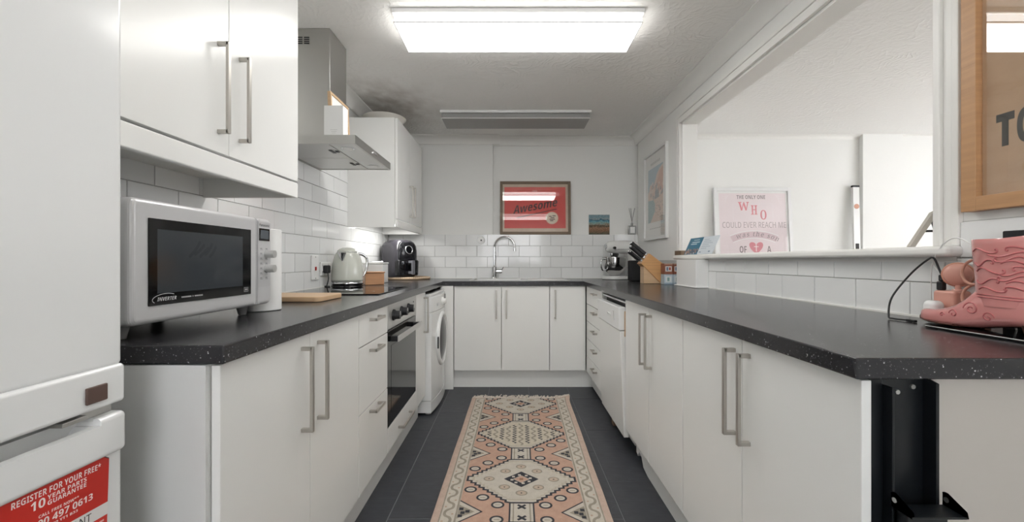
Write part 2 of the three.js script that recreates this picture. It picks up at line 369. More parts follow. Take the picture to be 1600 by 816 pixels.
// square bar handle; a, b: ends of the bar; out: the way it stands out
function barHandle(a, b, out, w = 0.012, reach = 0.034) {
  const dir = new THREE.Vector3().subVectors(b, a), L = dir.length(); dir.normalize();
  const o = out.clone().normalize(), side = new THREE.Vector3().crossVectors(dir, o);
  const m = new THREE.Matrix4().makeBasis(side, dir, o).setPosition(a.clone().add(b).multiplyScalar(0.5));
  const list = [new RoundedBoxGeometry(w, L, 0.009, 2, 0.0012).translate(0, 0, reach - 0.0045)];
  for (const s of [-1, 1]) list.push(new RoundedBoxGeometry(w, 0.011, reach - 0.002, 2, 0.0012).translate(0, s * (L / 2 - 0.0055), reach / 2 - 0.001));
  return list.map((g) => g.applyMatrix4(m));
}
const OUT = { L: new THREE.Vector3(1, 0, 0), R: new THREE.Vector3(-1, 0, 0), B: new THREE.Vector3(0, 0, 1) };
const spot = (side, s, y) => side === 'L' ? V(FL, y, s) : side === 'R' ? V(FR, y, s) : V(s, y, FB);
function front(o, name, side, s0, s1, y0, y1, handle) {             // handle: ['v', s, y0, y1] or ['h', s0, s1, y]
  const f = mesh(name, frontBox(side, s0, s1, y0, y1), M.gloss, o);
  if (handle) mesh('handle', handle[0] === 'v' ? barHandle(spot(side, handle[1], handle[2]), spot(side, handle[1], handle[3]), OUT[side]) : barHandle(spot(side, handle[1], handle[3]), spot(side, handle[2], handle[3]), OUT[side]), M.handle, f);
  return f;
}
function carcass(o, side, s0, s1, y0 = 0.15, y1 = 0.868) {
  const t = 0.016, f = (u0, u1, w0, w1, v0, v1) => side === 'L' ? bx(XL + 0.06 + u0, XL + 0.06 + u1, v0, v1, w0, w1) : side === 'R' ? bx(XR - 0.06 - u1, XR - 0.06 - u0, v0, v1, w0, w1) : bx(w0, w1, v0, v1, DB - 0.05 - u1, DB - 0.05 - u0);
  const dep = side === 'L' ? FL - DT - XL - 0.062 : side === 'R' ? XR - 0.062 - FR - DT : DB - 0.052 - FB - DT;
  mesh('carcass', [f(0, dep, s0, s0 + t, y0, y1), f(0, dep, s1 - t, s1, y0, y1), f(0, dep, s0 + t, s1 - t, y0, y0 + t), f(0, 0.01, s0 + t, s1 - t, y0 + t, y1), f(dep - 0.08, dep, s0 + t, s1 - t, y1 - t, y1)], M.carcass, o);
}
const LEGY = [0.152, 0.866];
function baseUnit(side, s0, s1, seams, handles, label, c0 = s0) {
  const o = thing('base_cabinet', label, 'cabinet', 'white gloss base cupboards');
  carcass(o, side, c0, s1);
  const e = [s0, ...seams, s1];
  for (let i = 0; i + 1 < e.length; i++) front(o, 'door', side, e[i], e[i + 1], ...LEGY, ['v', handles[i], 0.592, 0.834]);
  return o;
}
// left run
const bl = baseUnit('L', 0.866, 1.653, [1.255], [1.205, 1.304], 'white gloss double base cupboard under the microwave');
mesh('end_panel', rb(XL + 0.02, FL - DT - 0.001, 0.002, 0.868, 0.853, 0.8655, 0.001), mat({ color: rgb(216, 216, 214), roughness: 0.5 }), bl);
settle(bl);
{
  const o = thing('drawer_unit', 'white gloss three-drawer unit between double cupboard and oven', 'drawers');
  carcass(o, 'L', 1.655, 2.037);
  front(o, 'drawer', 'L', 1.655, 2.037, 0.736, 0.866, ['h', 1.775, 1.895, 0.832]);
  front(o, 'drawer', 'L', 1.655, 2.037, 0.470, 0.735, ['h', 1.775, 1.895, 0.703]);
  front(o, 'drawer', 'L', 1.655, 2.037, 0.152, 0.469, ['h', 1.775, 1.895, 0.447]);
  settle(o);
}
{
  const o = thing('built_in_oven', 'built-in oven with dark glass door and three black knobs', 'oven');
  mesh('body', bx(XL + 0.1, FL - DT - 0.003, 0.15, 0.866, 2.05, 2.632), M.blackMatt, o);
  mesh('control_panel', rb(FL - DT, FL, 0.746, 0.866, 2.041, 2.637, 0.002), M.steelLight, o);
  for (const d of [2.135, 2.285, 2.435]) {
    const k = mesh('knob', [cyl(FL + 0.004, 0.807, d, 0.029, 0.027, 0.008, 'x', 28), cyl(FL + 0.021, 0.807, d, 0.0225, 0.0205, 0.028, 'x', 28)], M.black, o);
    mesh('pointer', rb(FL + 0.034, FL + 0.0362, 0.808, 0.826, d - 0.0012, d + 0.0012, 0.0005), M.white, k);
  }
  mesh('indicator_lamp', cyl(FL + 0.001, 0.832, 2.565, 0.004, 0.004, 0.004, 'x', 14), M.black, o);
  const dr = mesh('oven_door', rb(FL - DT, FL - 0.001, 0.271, 0.741, 2.041, 2.637, 0.002), M.blackGloss, o);
  mesh('window', rb(FL - 0.0012, FL, 0.33, 0.66, 2.10, 2.578, 0.0005), mat({ color: rgb(34, 35, 37), roughness: 0.05 }), dr);
  const h = mesh('handle', rb(FL + 0.038, FL + 0.046, 0.683, 0.712, 2.07, 2.605, 0.003), M.steelLight, dr);
  for (const d of [2.085, 2.56]) mesh('bracket', rb(FL - 0.001, FL + 0.039, 0.682, 0.708, d, d + 0.034, 0.003), M.black, h);
  front(o, 'bottom_drawer', 'L', 2.04, 2.638, 0.152, 0.268, ['h', 2.225, 2.465, 0.205]);
  settle(o);
}
settle(baseUnit('L', 2.641, 2.925, [], [2.868], 'narrow white gloss base cupboard between oven and washing machine'));
single('filler_post', rb(-0.60, -0.4925, 0.0, 0.868, 3.560, 3.578, 0.001), M.gloss, 'narrow white filler post beside the washing machine', 'panel');
// back run
settle(baseUnit('B', -0.490, 0.316, [-0.089], [-0.131, -0.047], 'white gloss double cupboard below the sink'));
settle(baseUnit('B', 0.319, 0.622, [], [0.364], 'single white gloss cupboard beside the five drawers'));
// right run
settle(baseUnit('R', 0.757, 1.552, [1.154], [1.116, 1.190], 'white gloss double base cupboard at the open worktop end with black bracket', 0.79));
settle(baseUnit('R', 1.555, 2.338, [1.943], [1.902, 1.983], 'white gloss double base cupboard next to the dishwasher'));
{
  const o = thing('drawer_unit', 'white gloss unit of five shallow drawers beside the dishwasher', 'drawers');
  carcass(o, 'R', 2.945, 3.555);
  for (let i = 0; i < 5; i++) { const y = 0.152 + i * 0.1428; front(o, 'drawer', 'R', 2.945, 3.555, y, y + 0.1422, ['h', 3.115, 3.235, y + 0.103]); }
  settle(o);
}
// end of the right run seen from the camera
single('end_panel', rb(FR + DT + 0.001, XR - 0.004, 0.002, 0.868, 0.776, 0.788, 0.001), mat({ color: rgb(196, 190, 182), roughness: 0.5 }), 'beige side panel closing the worktop end behind the black bracket', 'panel');
// dishwasher: its door stands a little open at the top
{
  const o = thing('dishwasher', 'white dishwasher with its door slightly ajar', 'dishwasher');
  mesh('body', [bx(FR + 0.045, XR - 0.06, 0.10, 0.846, 2.346, 2.935), bx(FR + 0.06, FR + 0.5, 0.05, 0.10, 2.36, 2.92)], M.carcass, o);
  mesh('top_lip', rb(FR + 0.004, FR + 0.06, 0.842, 0.852, 2.346, 2.935, 0.001), M.white, o);
  mesh('seal', bx(FR + 0.028, FR + 0.046, 0.76, 0.838, 2.356, 2.925), M.black, o);
  const tilt = 0.034, at = V(FR + 0.012, 0.10, 0);
  const lean = (g) => g.translate(-at.x, -at.y, 0).rotateZ(tilt).translate(at.x, at.y, 0);
  const dr = mesh('door', lean(rb(FR - 0.006, FR + 0.026, 0.10, 0.690, 2.347, 2.925, 0.004)), M.gloss, o);
  const fa = mesh('control_fascia', lean(rb(FR - 0.012, FR + 0.028, 0.694, 0.822, 2.347, 2.925, 0.004)), M.whiteGloss, o);
  mesh('grip', lean(rb(FR - 0.0135, FR - 0.004, 0.735, 0.79, 2.46, 2.475, 0.003)), M.chrome, fa);
  mesh('button', [2.55, 2.585, 2.62].map((d) => lean(cyl(FR - 0.0135, 0.762, d, 0.008, 0.008, 0.004, 'x', 16))), M.white, fa);
  for (const d of [2.375, 2.9]) mesh('foot', cyl(FR + 0.085, 0.025, d, 0.018, 0.014, 0.05), M.rubber, o);
  mesh('edge_strip', bx(FR - 0.004, FR + 0.014, 0.66, 0.80, 2.3395, 2.3455), M.woodPale, o);
  mesh('foot_plate', bx(FR + 0.03, FR + 0.07, 0.012, 0.10, 2.74, 2.79), M.woodBrown, o);
  settle(o);
}
// washing machine
{
  const o = thing('washing_machine', 'white front-loading washing machine under the corner of worktop', 'washing machine');
  const x0 = XL + 0.06, d0 = 2.95, d1 = 3.557, xf = -0.562;
  const sh = new THREE.Shape(); sh.moveTo(x0, d0); sh.lineTo(xf, d0); sh.quadraticCurveTo(xf + 0.052, (d0 + d1) / 2, xf, d1); sh.lineTo(x0, d1); sh.closePath();
  const ext = (y0, y1, g = 0) => { const q = new THREE.ExtrudeGeometry(sh, { depth: y1 - y0, bevelEnabled: true, bevelThickness: 0.004, bevelSize: 0.004, bevelOffset: -0.004, bevelSegments: 2, curveSegments: 24 }); return q.translate(0, 0, y0).rotateX(-Math.PI / 2).translate(g, 0, 0); };
  mesh('body', ext(0.106, 0.712), M.whiteGloss, o);
  mesh('control_panel', ext(0.722, 0.822), M.whiteGloss, o);
  mesh('lid', [rb(x0, xf - 0.004, 0.827, 0.846, d0, d1, 0.006), bx(x0, xf - 0.01, 0.70, 0.83, d0 + 0.006, d1 - 0.006)], M.whiteGloss, o);
  mesh('kick_panel', ext(0.022, 0.096), M.whiteGloss, o);
  const xc = xf + 0.024, yc = 0.492, dc = 3.25;
  const tor = new THREE.TorusGeometry(0.184, 0.021, 14, 56); tor.scale(1, 1, 0.8); tor.rotateY(Math.PI / 2); tor.translate(xc, yc, -dc);
  const ring = mesh('door', tor, M.whiteGloss, o);
  mesh('glass_bowl', new THREE.SphereGeometry(0.168, 32, 20, 0, Math.PI * 2, 0, Math.PI / 2).scale(1, 0.22, 1).rotateZ(-Math.PI / 2).translate(xc - 0.008, yc, -dc), mat({ color: rgb(34, 35, 38), roughness: 0.08 }), ring);
  mesh('door_catch', rb(xc + 0.004, xc + 0.014, 0.45, 0.535, 3.035, 3.052, 0.004), M.black, ring);
  mesh('dial', [cyl(xf + 0.026, 0.772, 3.25, 0.03, 0.03, 0.02, 'x', 28), cyl(xf + 0.046, 0.772, 3.25, 0.022, 0.02, 0.022, 'x', 28)], M.white, o);
  mesh('display', rb(xf + 0.012, xf + 0.0225, 0.775, 0.812, 3.39, 3.455, 0.002), mat({ color: rgb(92, 94, 98), roughness: 0.2 }), o);
  mesh('button', [3.08, 3.13].map((d) => rb(xf + 0.010, xf + 0.024, 0.752, 0.772, d, d + 0.035, 0.004)), mat({ color: rgb(186, 187, 188), roughness: 0.4 }), o);
  for (const [x, d] of [[x0 + 0.06, d0 + 0.06], [xf - 0.03, d0 + 0.05], [x0 + 0.06, d1 - 0.06], [xf - 0.03, d1 - 0.05]]) mesh('foot', cyl(x, 0.011, d, 0.02, 0.02, 0.022), M.white, o);
  settle(o);
}
// worktop: three slabs meeting at the corners
{
  const o = thing('worktop', 'speckled black laminate worktop running round three walls', 'worktop');
  const y0 = 0.870, y1 = WT, edge = 0.004;
  mesh('slab', rb(XL + 0.002, -0.579, y0, y1, 0.851, 3.557, edge, 3), M.worktop, o);
  mesh('slab', rb(0.603, XR - 0.002, y0, y1, 0.742, 3.557, edge, 3), M.worktop, o);
  const s = new THREE.Shape(); s.moveTo(XL + 0.002, 0); s.lineTo(XR - 0.002, 0); s.lineTo(XR - 0.002, DB - 3.5595); s.lineTo(XL + 0.002, DB - 3.5595); s.closePath();
  const hole = new THREE.Path(); hole.moveTo(-0.335, 0.10); hole.lineTo(0.085, 0.10); hole.lineTo(0.085, 0.45); hole.lineTo(-0.335, 0.45); hole.closePath(); s.holes.push(hole);
  mesh('slab', new THREE.ExtrudeGeometry(s, { depth: y1 - y0 - 0.003, bevelEnabled: true, bevelThickness: 0.0015, bevelSize: 0.002, bevelOffset: -0.002, bevelSegments: 2 }).rotateX(-Math.PI / 2).translate(0, y0 + 0.0015, -3.5595), M.worktop, o);
  settle(o);
}
// wall cupboards
const WF = -0.85, WB = 1.328, WD = 1.39;
function wallUnit(s0, s1, seam, top, handles, hy, label, returns) {
  const o = thing('wall_cabinet', label, 'cabinet', 'white gloss wall cupboards');
  mesh('carcass', bx(XL + 0.012, WF - 0.020, 1.402, top, s0, s1), M.carcass, o);
  const e = [s0, seam, s1];
  [0, 1].forEach((i) => {
    const f = mesh('door', rb(WF - DT, WF, WD + 0.003, top, e[i] + 0.0015, e[i + 1] - 0.0015, 0.0015), M.gloss, o);
    mesh('handle', barHandle(V(WF, hy[0], handles[i]), V(WF, hy[1], handles[i]), OUT.L), M.handle, f);
  });
  mesh('pelmet', [rb(WF - DT, WF, WB, WD - 0.004, s0, s1, 0.004), ...returns.map((d) => bx(XL + 0.012, WF - DT, WB, 1.402, d, d + 0.018))], M.carcass, o);
  return o;
}
settle(wallUnit(0.872, 1.687, 1.275, 2.14, [1.228, 1.325], [1.447, 1.712], 'white gloss wall cupboard above the microwave', [1.669]));
const farUnit = wallUnit(3.15, 4.0, 3.565, 2.14, [3.52, 3.612], [1.443, 1.70], 'white gloss wall cupboard in the corner above the air fryer', [3.982]);
mesh('side_panel', bx(XL + 0.012, WF - DT - 0.001, WB, 2.14, 3.137, 3.149), M.carcass, farUnit);
settle(farUnit);

// ================================================================ lamps
function ceilingLight(d0, d1, lit, label) {                         // lit: share of full brightness
  const o = thing('ceiling_light', label, 'lamp', 'long ceiling light fittings');
  const x0 = -0.575, x1 = 0.636, y0 = 2.240, y1 = 2.286;
  mesh('base_plate', rb(x0 - 0.012, x1 + 0.012, y1 + 0.001, H - 0.001, d0 - 0.01, d1 + 0.012, 0.004), M.white, o);
  const m = lit ? mat({ color: rgb(240, 240, 238), roughness: 0.4, emissive: LAMP_COLOR, emissiveIntensity: 6 * lit }) : mat({ color: rgb(150, 149, 147), roughness: 0.35 });
  mesh('diffuser', rb(x0, x1, y0, y1, d0, d1, 0.006, 3), m, o);
  const lip = 0.003; mesh('rim', [bx(x0 - lip, x1 + lip, y0 + 0.001, y0 + 0.006, d0 - lip, d0 + 0.001), bx(x0 - lip, x1 + lip, y0 + 0.001, y0 + 0.006, d1 - 0.001, d1 + lip), bx(x0 - lip, x0 + 0.001, y0 + 0.001, y0 + 0.006, d0, d1), bx(x1 - 0.001, x1 + lip, y0 + 0.001, y0 + 0.006, d0, d1)], M.white, o);
  settle(o);
  if (lit) {
    const l = new THREE.RectAreaLight(LAMP_COLOR, LAMP * lit, x1 - x0 - 0.01, d1 - d0 - 0.01);
    l.rotation.x = -Math.PI / 2; l.position.set((x0 + x1) / 2, y0 - 0.002, -(d0 + d1) / 2).sub(o.position); l.castShadow = true;
    l.name = 'ceiling_light_glow'; o.add(l);
  }
  return o;
}
ceilingLight(2.07, 2.363, 1, 'lit white ceiling light with long glowing diffuser');
ceilingLight(3.46, 3.73, 0, 'unlit grey ceiling light near the back wall');
ceilingLight(0.66, 0.953, 0.4, 'lit ceiling light overhead mirrored in the red poster');
function stripLight(name, label, x0, x1, d0, d1, power) {
  const o = thing(name, label, 'lamp', 'under-cupboard lights');
  mesh('housing', rb(x0, x1, 1.386, 1.401, d0, d1, 0.003), M.white, o);
  mesh('tube', rb(x0 + 0.006, x1 - 0.006, 1.378, 1.386, d0 + 0.01, d1 - 0.01, 0.003), power ? mat({ color: rgb(240, 240, 240), emissive: LAMP_COLOR, emissiveIntensity: 6 }) : M.white, o);
  settle(o);
  if (power) {
    const l = new THREE.RectAreaLight(LAMP_COLOR, power, x1 - x0 - 0.012, d1 - d0 - 0.02);
    l.rotation.x = -Math.PI / 2; l.position.set((x0 + x1) / 2, 1.3765, -(d0 + d1) / 2).sub(o.position); l.castShadow = true; l.name = 'strip_glow'; o.add(l);
  }
  return o;
}
stripLight('strip_light', 'lit strip light below the corner wall cupboard', -1.02, -0.985, 3.24, 3.86, 72);
{
  const o = stripLight('strip_light', 'unlit white strip light below the cupboard over microwave', -1.19, -1.158, 0.98, 1.22, 0);
  mesh('switch', bx(-1.157, -1.153, 1.385, 1.396, 1.175, 1.20).translate(-o.position.x, -o.position.y, -o.position.z), M.black, o);
  mesh('cable', tube([V(-1.17, 1.392, 0.985), V(-1.165, 1.385, 0.965), V(-1.18, 1.372, 0.955), V(-1.17, 1.365, 0.97), V(-1.175, 1.39, 0.95), V(-1.185, 1.38, 0.93)], 0.004, 40, 6).translate(-o.position.x, -o.position.y, -o.position.z), M.black, o);
}

// ================================================================ fridge freezer
{
  const o = thing('fridge_freezer', 'white fridge freezer with red guarantee sticker on lower door', 'fridge');
  const xf = -0.70, d0 = 0.17, d1 = 0.764;
  mesh('body', rb(XL + 0.03, xf - 0.062, 0.03, 1.74, d0 + 0.004, d1 - 0.004, 0.004), M.white, o);
  const up = mesh('upper_door', rb(xf - 0.058, xf, 0.893, 1.745, d0, d1, 0.009, 4), M.whiteGloss, o);
  mesh('handle_trim', rb(xf - 0.058, xf + 0.005, 0.828, 0.896, d0, d1, 0.007, 4), M.whiteGloss, up);
  mesh('badge', rb(xf + 0.005, xf + 0.0095, 0.842, 0.870, 0.690, 0.726, 0.002), mat({ color: rgb(92, 70, 62), roughness: 0.5 }), up);
  const low = mesh('lower_door', rb(xf - 0.058, xf, 0.06, 0.752, d0, d1, 0.009, 4), M.whiteGloss, o);
  // the grip: a band with a scooped hollow
  const band = new Brush(rb(xf - 0.058, xf + 0.008, 0.742, 0.812, d0, d1, 0.009, 5));
  const sc = new THREE.Shape(); sc.moveTo(0.12, 0.84); sc.lineTo(0.735, 0.84); sc.quadraticCurveTo(0.715, 0.80, 0.695, 0.786); sc.quadraticCurveTo(0.66, 0.772, 0.60, 0.772); sc.lineTo(0.12, 0.772); sc.closePath();
  const cut = new Brush(new THREE.ExtrudeGeometry(sc, { depth: 0.028, bevelEnabled: false, curveSegments: 16 }).rotateY(Math.PI / 2).translate(xf - 0.034, 0, 0));
  const slot = new Brush(bx(xf - 0.034, xf + 0.02, 0.800, 0.83, d0 - 0.01, 0.715));
  band.updateMatrixWorld(); cut.updateMatrixWorld(); slot.updateMatrixWorld();
  const ev = new Evaluator(); ev.attributes = ['position', 'normal', 'uv']; ev.useGroups = false;
  mesh('grip', ev.evaluate(ev.evaluate(band, cut, SUBTRACTION), slot, SUBTRACTION).geometry, M.whiteGloss, low);
  mesh('hinge', [rb(xf - 0.05, xf - 0.012, 0.812, 0.829, 0.70, 0.755, 0.002), rb(xf - 0.03, xf + 0.001, 0.817, 0.824, 0.66, 0.70, 0.001)], M.steel, o);
  // sticker
  const SW = 0.20, SH = 0.15, px = 6000;
  const st = canvasTexture(1200, 900, (c) => {
    c.fillStyle = 'rgb(206,44,34)'; c.fillRect(0, 0, 1200, 900);
    const line = (s, u0, u1, v0, v1, col = '#fbeeea', font = 'bold') => { c.save(); c.fillStyle = col; c.font = `${font} 200px sans-serif`; c.textBaseline = 'alphabetic'; const w = c.measureText(s).width; c.translate(u0 * px, v1 * px); c.scale((u1 - u0) * px / w, (v1 - v0) * px / 143); c.fillText(s, 0, 0); c.restore(); };
    const u = (d) => d - 0.5337;                                    // the sticker's left edge
    line('REGISTER FOR YOUR FREE*', u(0.589), u(0.7195), 0.0085, 0.018);
    line('10', u(0.6135), u(0.6345), 0.0212, 0.0345);
    line('YEAR PARTS', u(0.6365), u(0.696), 0.0208, 0.0275);
    line('GUARANTEE', u(0.6365), u(0.696), 0.0292, 0.036);
    line('CALL FREE NOW**', u(0.625), u(0.684), 0.0448, 0.0492);
    line('0800 497 0613', u(0.607), u(0.7075), 0.052, 0.0625);
    line('20 YT1 B33', u(0.645), u(0.683), 0.0655, 0.0695);
    c.fillStyle = '#e9e7e4'; c.fillRect(0.02 * px, 0.080 * px, 1200, 0.021 * px);
    line('ANT', u(0.6745), u(0.7055), 0.0842, 0.0965, '#24201f', '');
    line('FREE', u(0.7195), u(0.728), 0.1065, 0.1095);
    c.fillStyle = '#e9e7e4'; c.beginPath(); c.moveTo(1140, 0); c.lineTo(1200, 0); c.lineTo(1200, 36); c.closePath(); c.fill();
    c.fillStyle = '#4a4644'; c.beginPath(); c.moveTo(1135, 0); c.lineTo(1152, 0); c.lineTo(1200, 34); c.lineTo(1200, 44); c.closePath(); c.fill();
  });
  const sg = panel(SW, SH, 0, 0, 0, 'right').rotateX(-0.035).translate(xf + 0.0012, 0.746 - SH / 2, -(0.7337 - SW / 2));
  mesh('sticker', sg, mat({ map: st, roughness: 0.3 }), low);
  for (const [x, d] of [[xf - 0.1, d0 + 0.05], [xf - 0.1, d1 - 0.05], [XL + 0.1, d0 + 0.05], [XL + 0.1, d1 - 0.05]]) mesh('foot', cyl(x, 0.0175, d, 0.02, 0.02, 0.035), M.black, o);
  settle(o);
}

// ================================================================ cooker hood and what stands on it
{
  const o = thing('cooker_hood', 'stainless steel chimney cooker hood on the left wall', 'cooker hood');
  const x0 = XL + 0.014, x1 = -0.765, d0 = 2.07, d1 = 2.67, y0 = 1.651, y1 = 1.694;
  const ch = mesh('chimney', [rb(x0, -0.963, y1, H - 0.001, 2.243, 2.466, 0.0015)], M.steel, o);
  for (const s of [0, 1]) for (let i = 0; i < 4; i++) mesh('vent_slot', rb(-1.135 + s * 0.036, -1.107 + s * 0.036, 2.226 + i * 0.0105, 2.2315 + i * 0.0105, 2.2405, 2.2445, 0.0005), M.black, ch);
  const can = mesh('canopy', [bx(x0, x1, y1 - 0.003, y1, d0, d1), bx(x0, x1, y0, y1 - 0.003, d0, d0 + 0.012), bx(x0, x1, y0, y1 - 0.003, d1 - 0.012, d1), bx(x1 - 0.012, x1, y0, y1 - 0.003, d0 + 0.012, d1 - 0.012), bx(x0, x0 + 0.012, y0, y1 - 0.003, d0 + 0.012, d1 - 0.012)], M.steel, o);
  mesh('lamp_strip', bx(x1 - 0.135, x1 - 0.013, y0 + 0.003, y0 + 0.008, d0 + 0.013, d1 - 0.013), M.steelLight, can);
  for (const d of [2.17, 2.57]) { const l = mesh('lamp', cyl(x1 - 0.074, y0 + 0.003, d, 0.034, 0.034, 0.004, 'y', 32), M.chrome, can); mesh('lens', cyl(x1 - 0.074, y0 + 0.0012, d, 0.026, 0.026, 0.003, 'y', 32), M.steelLight, l); }
  for (const [a, b] of [[d0 + 0.014, 2.368], [2.372, d1 - 0.014]]) {
    const f = mesh('filter', rb(x0 + 0.014, x1 - 0.139, y0 + 0.002, y0 + 0.010, a, b, 0.002), M.steel, can);
    mesh('catch', [bx(x1 - 0.185, x1 - 0.168, y0 - 0.001, y0 + 0.0025, (a + b) / 2 - 0.03, (a + b) / 2 + 0.03), rb(x1 - 0.158, x1 - 0.142, y0 - 0.002, y0 + 0.0025, (a + b) / 2 - 0.012, (a + b) / 2 + 0.012, 0.001)], M.black, f);
  }
  mesh('button', [2.335, 2.352, 2.369, 2.386].map((d) => cyl(x1 + 0.003, (y0 + y1) / 2, d, 0.006, 0.006, 0.008, 'x', 16)), M.chrome, can);
  settle(o);
}
{
  const o = thing('gift_box', 'small white carton standing on the cooker hood', 'box');
  mesh('carton', rb(-0.937, -0.842, 1.6945, 1.854, 2.115, 2.178, 0.0015), mat({ color: rgb(226, 226, 224), roughness: 0.5 }), o);
  const print = canvasTexture(256, 430, (c, w, h) => { c.fillStyle = 'rgb(226,226,224)'; c.fillRect(0, 0, w, h); c.fillStyle = '#a5a39f'; for (const [y, x0, x1] of [[328, 82, 178], [350, 96, 170], [372, 104, 160]]) c.fillRect(x0, y, x1 - x0, 3); c.fillStyle = '#55534f'; for (let i = 0; i < 5; i++) c.fillRect(88 + i * 18, 398, 12, 10); });
  mesh('print', panel(0.094, 0.158, -0.8895, 1.7745, 2.1146), mat({ map: print, roughness: 0.5 }), o);
  settle(o);
}
{
  const o = thing('picture_frame', 'small pale wood picture frame leaning on the hood chimney', 'picture');
  const lean = (g) => g.translate(0.945, -1.6955, 0).rotateZ(0.05).translate(-0.945, 1.6955, 0);
  const x0 = -0.945, x1 = -0.927, y0 = 1.6955, y1 = 1.960, a = 2.20, b = 2.44, w = 0.012;
  mesh('frame', [rb(x0, x1, y0, y1, a, a + w, 0.001), rb(x0, x1, y0, y1, b - w, b, 0.001), rb(x0, x1, y0, y0 + w, a + w, b - w, 0.001), rb(x0, x1, y1 - w, y1, a + w, b - w, 0.001)].map(lean), M.woodPale, o);
  mesh('print', lean(bx(x0 + 0.004, x1 - 0.006, y0 + w, y1 - w, a + w, b - w)), M.white, o);
  settle(o);
}
single('candle_dish', lathe([[0, 0], [0.03, 0], [0.036, 0.006], [0.038, 0.022], [0.036, 0.025], [0.033, 0.022], [0.03, 0.01], [0, 0.008]], -0.835, 1.6945, 2.27), M.whiteGloss, 'small round white dish on the cooker hood', 'dish');
single('platter', lathe([[0, 0.004], [0.095, 0.004], [0.12, 0.014], [0.15, 0.05], [0.166, 0.064], [0.168, 0.068], [0.163, 0.07], [0.146, 0.056], [0.115, 0.02], [0.09, 0.01], [0, 0.01]], -1.01, 2.1365, 3.36, 56), mat({ color: rgb(222, 218, 210), roughness: 0.25 }), 'round off-white dish lying on the corner wall cupboard', 'dish');

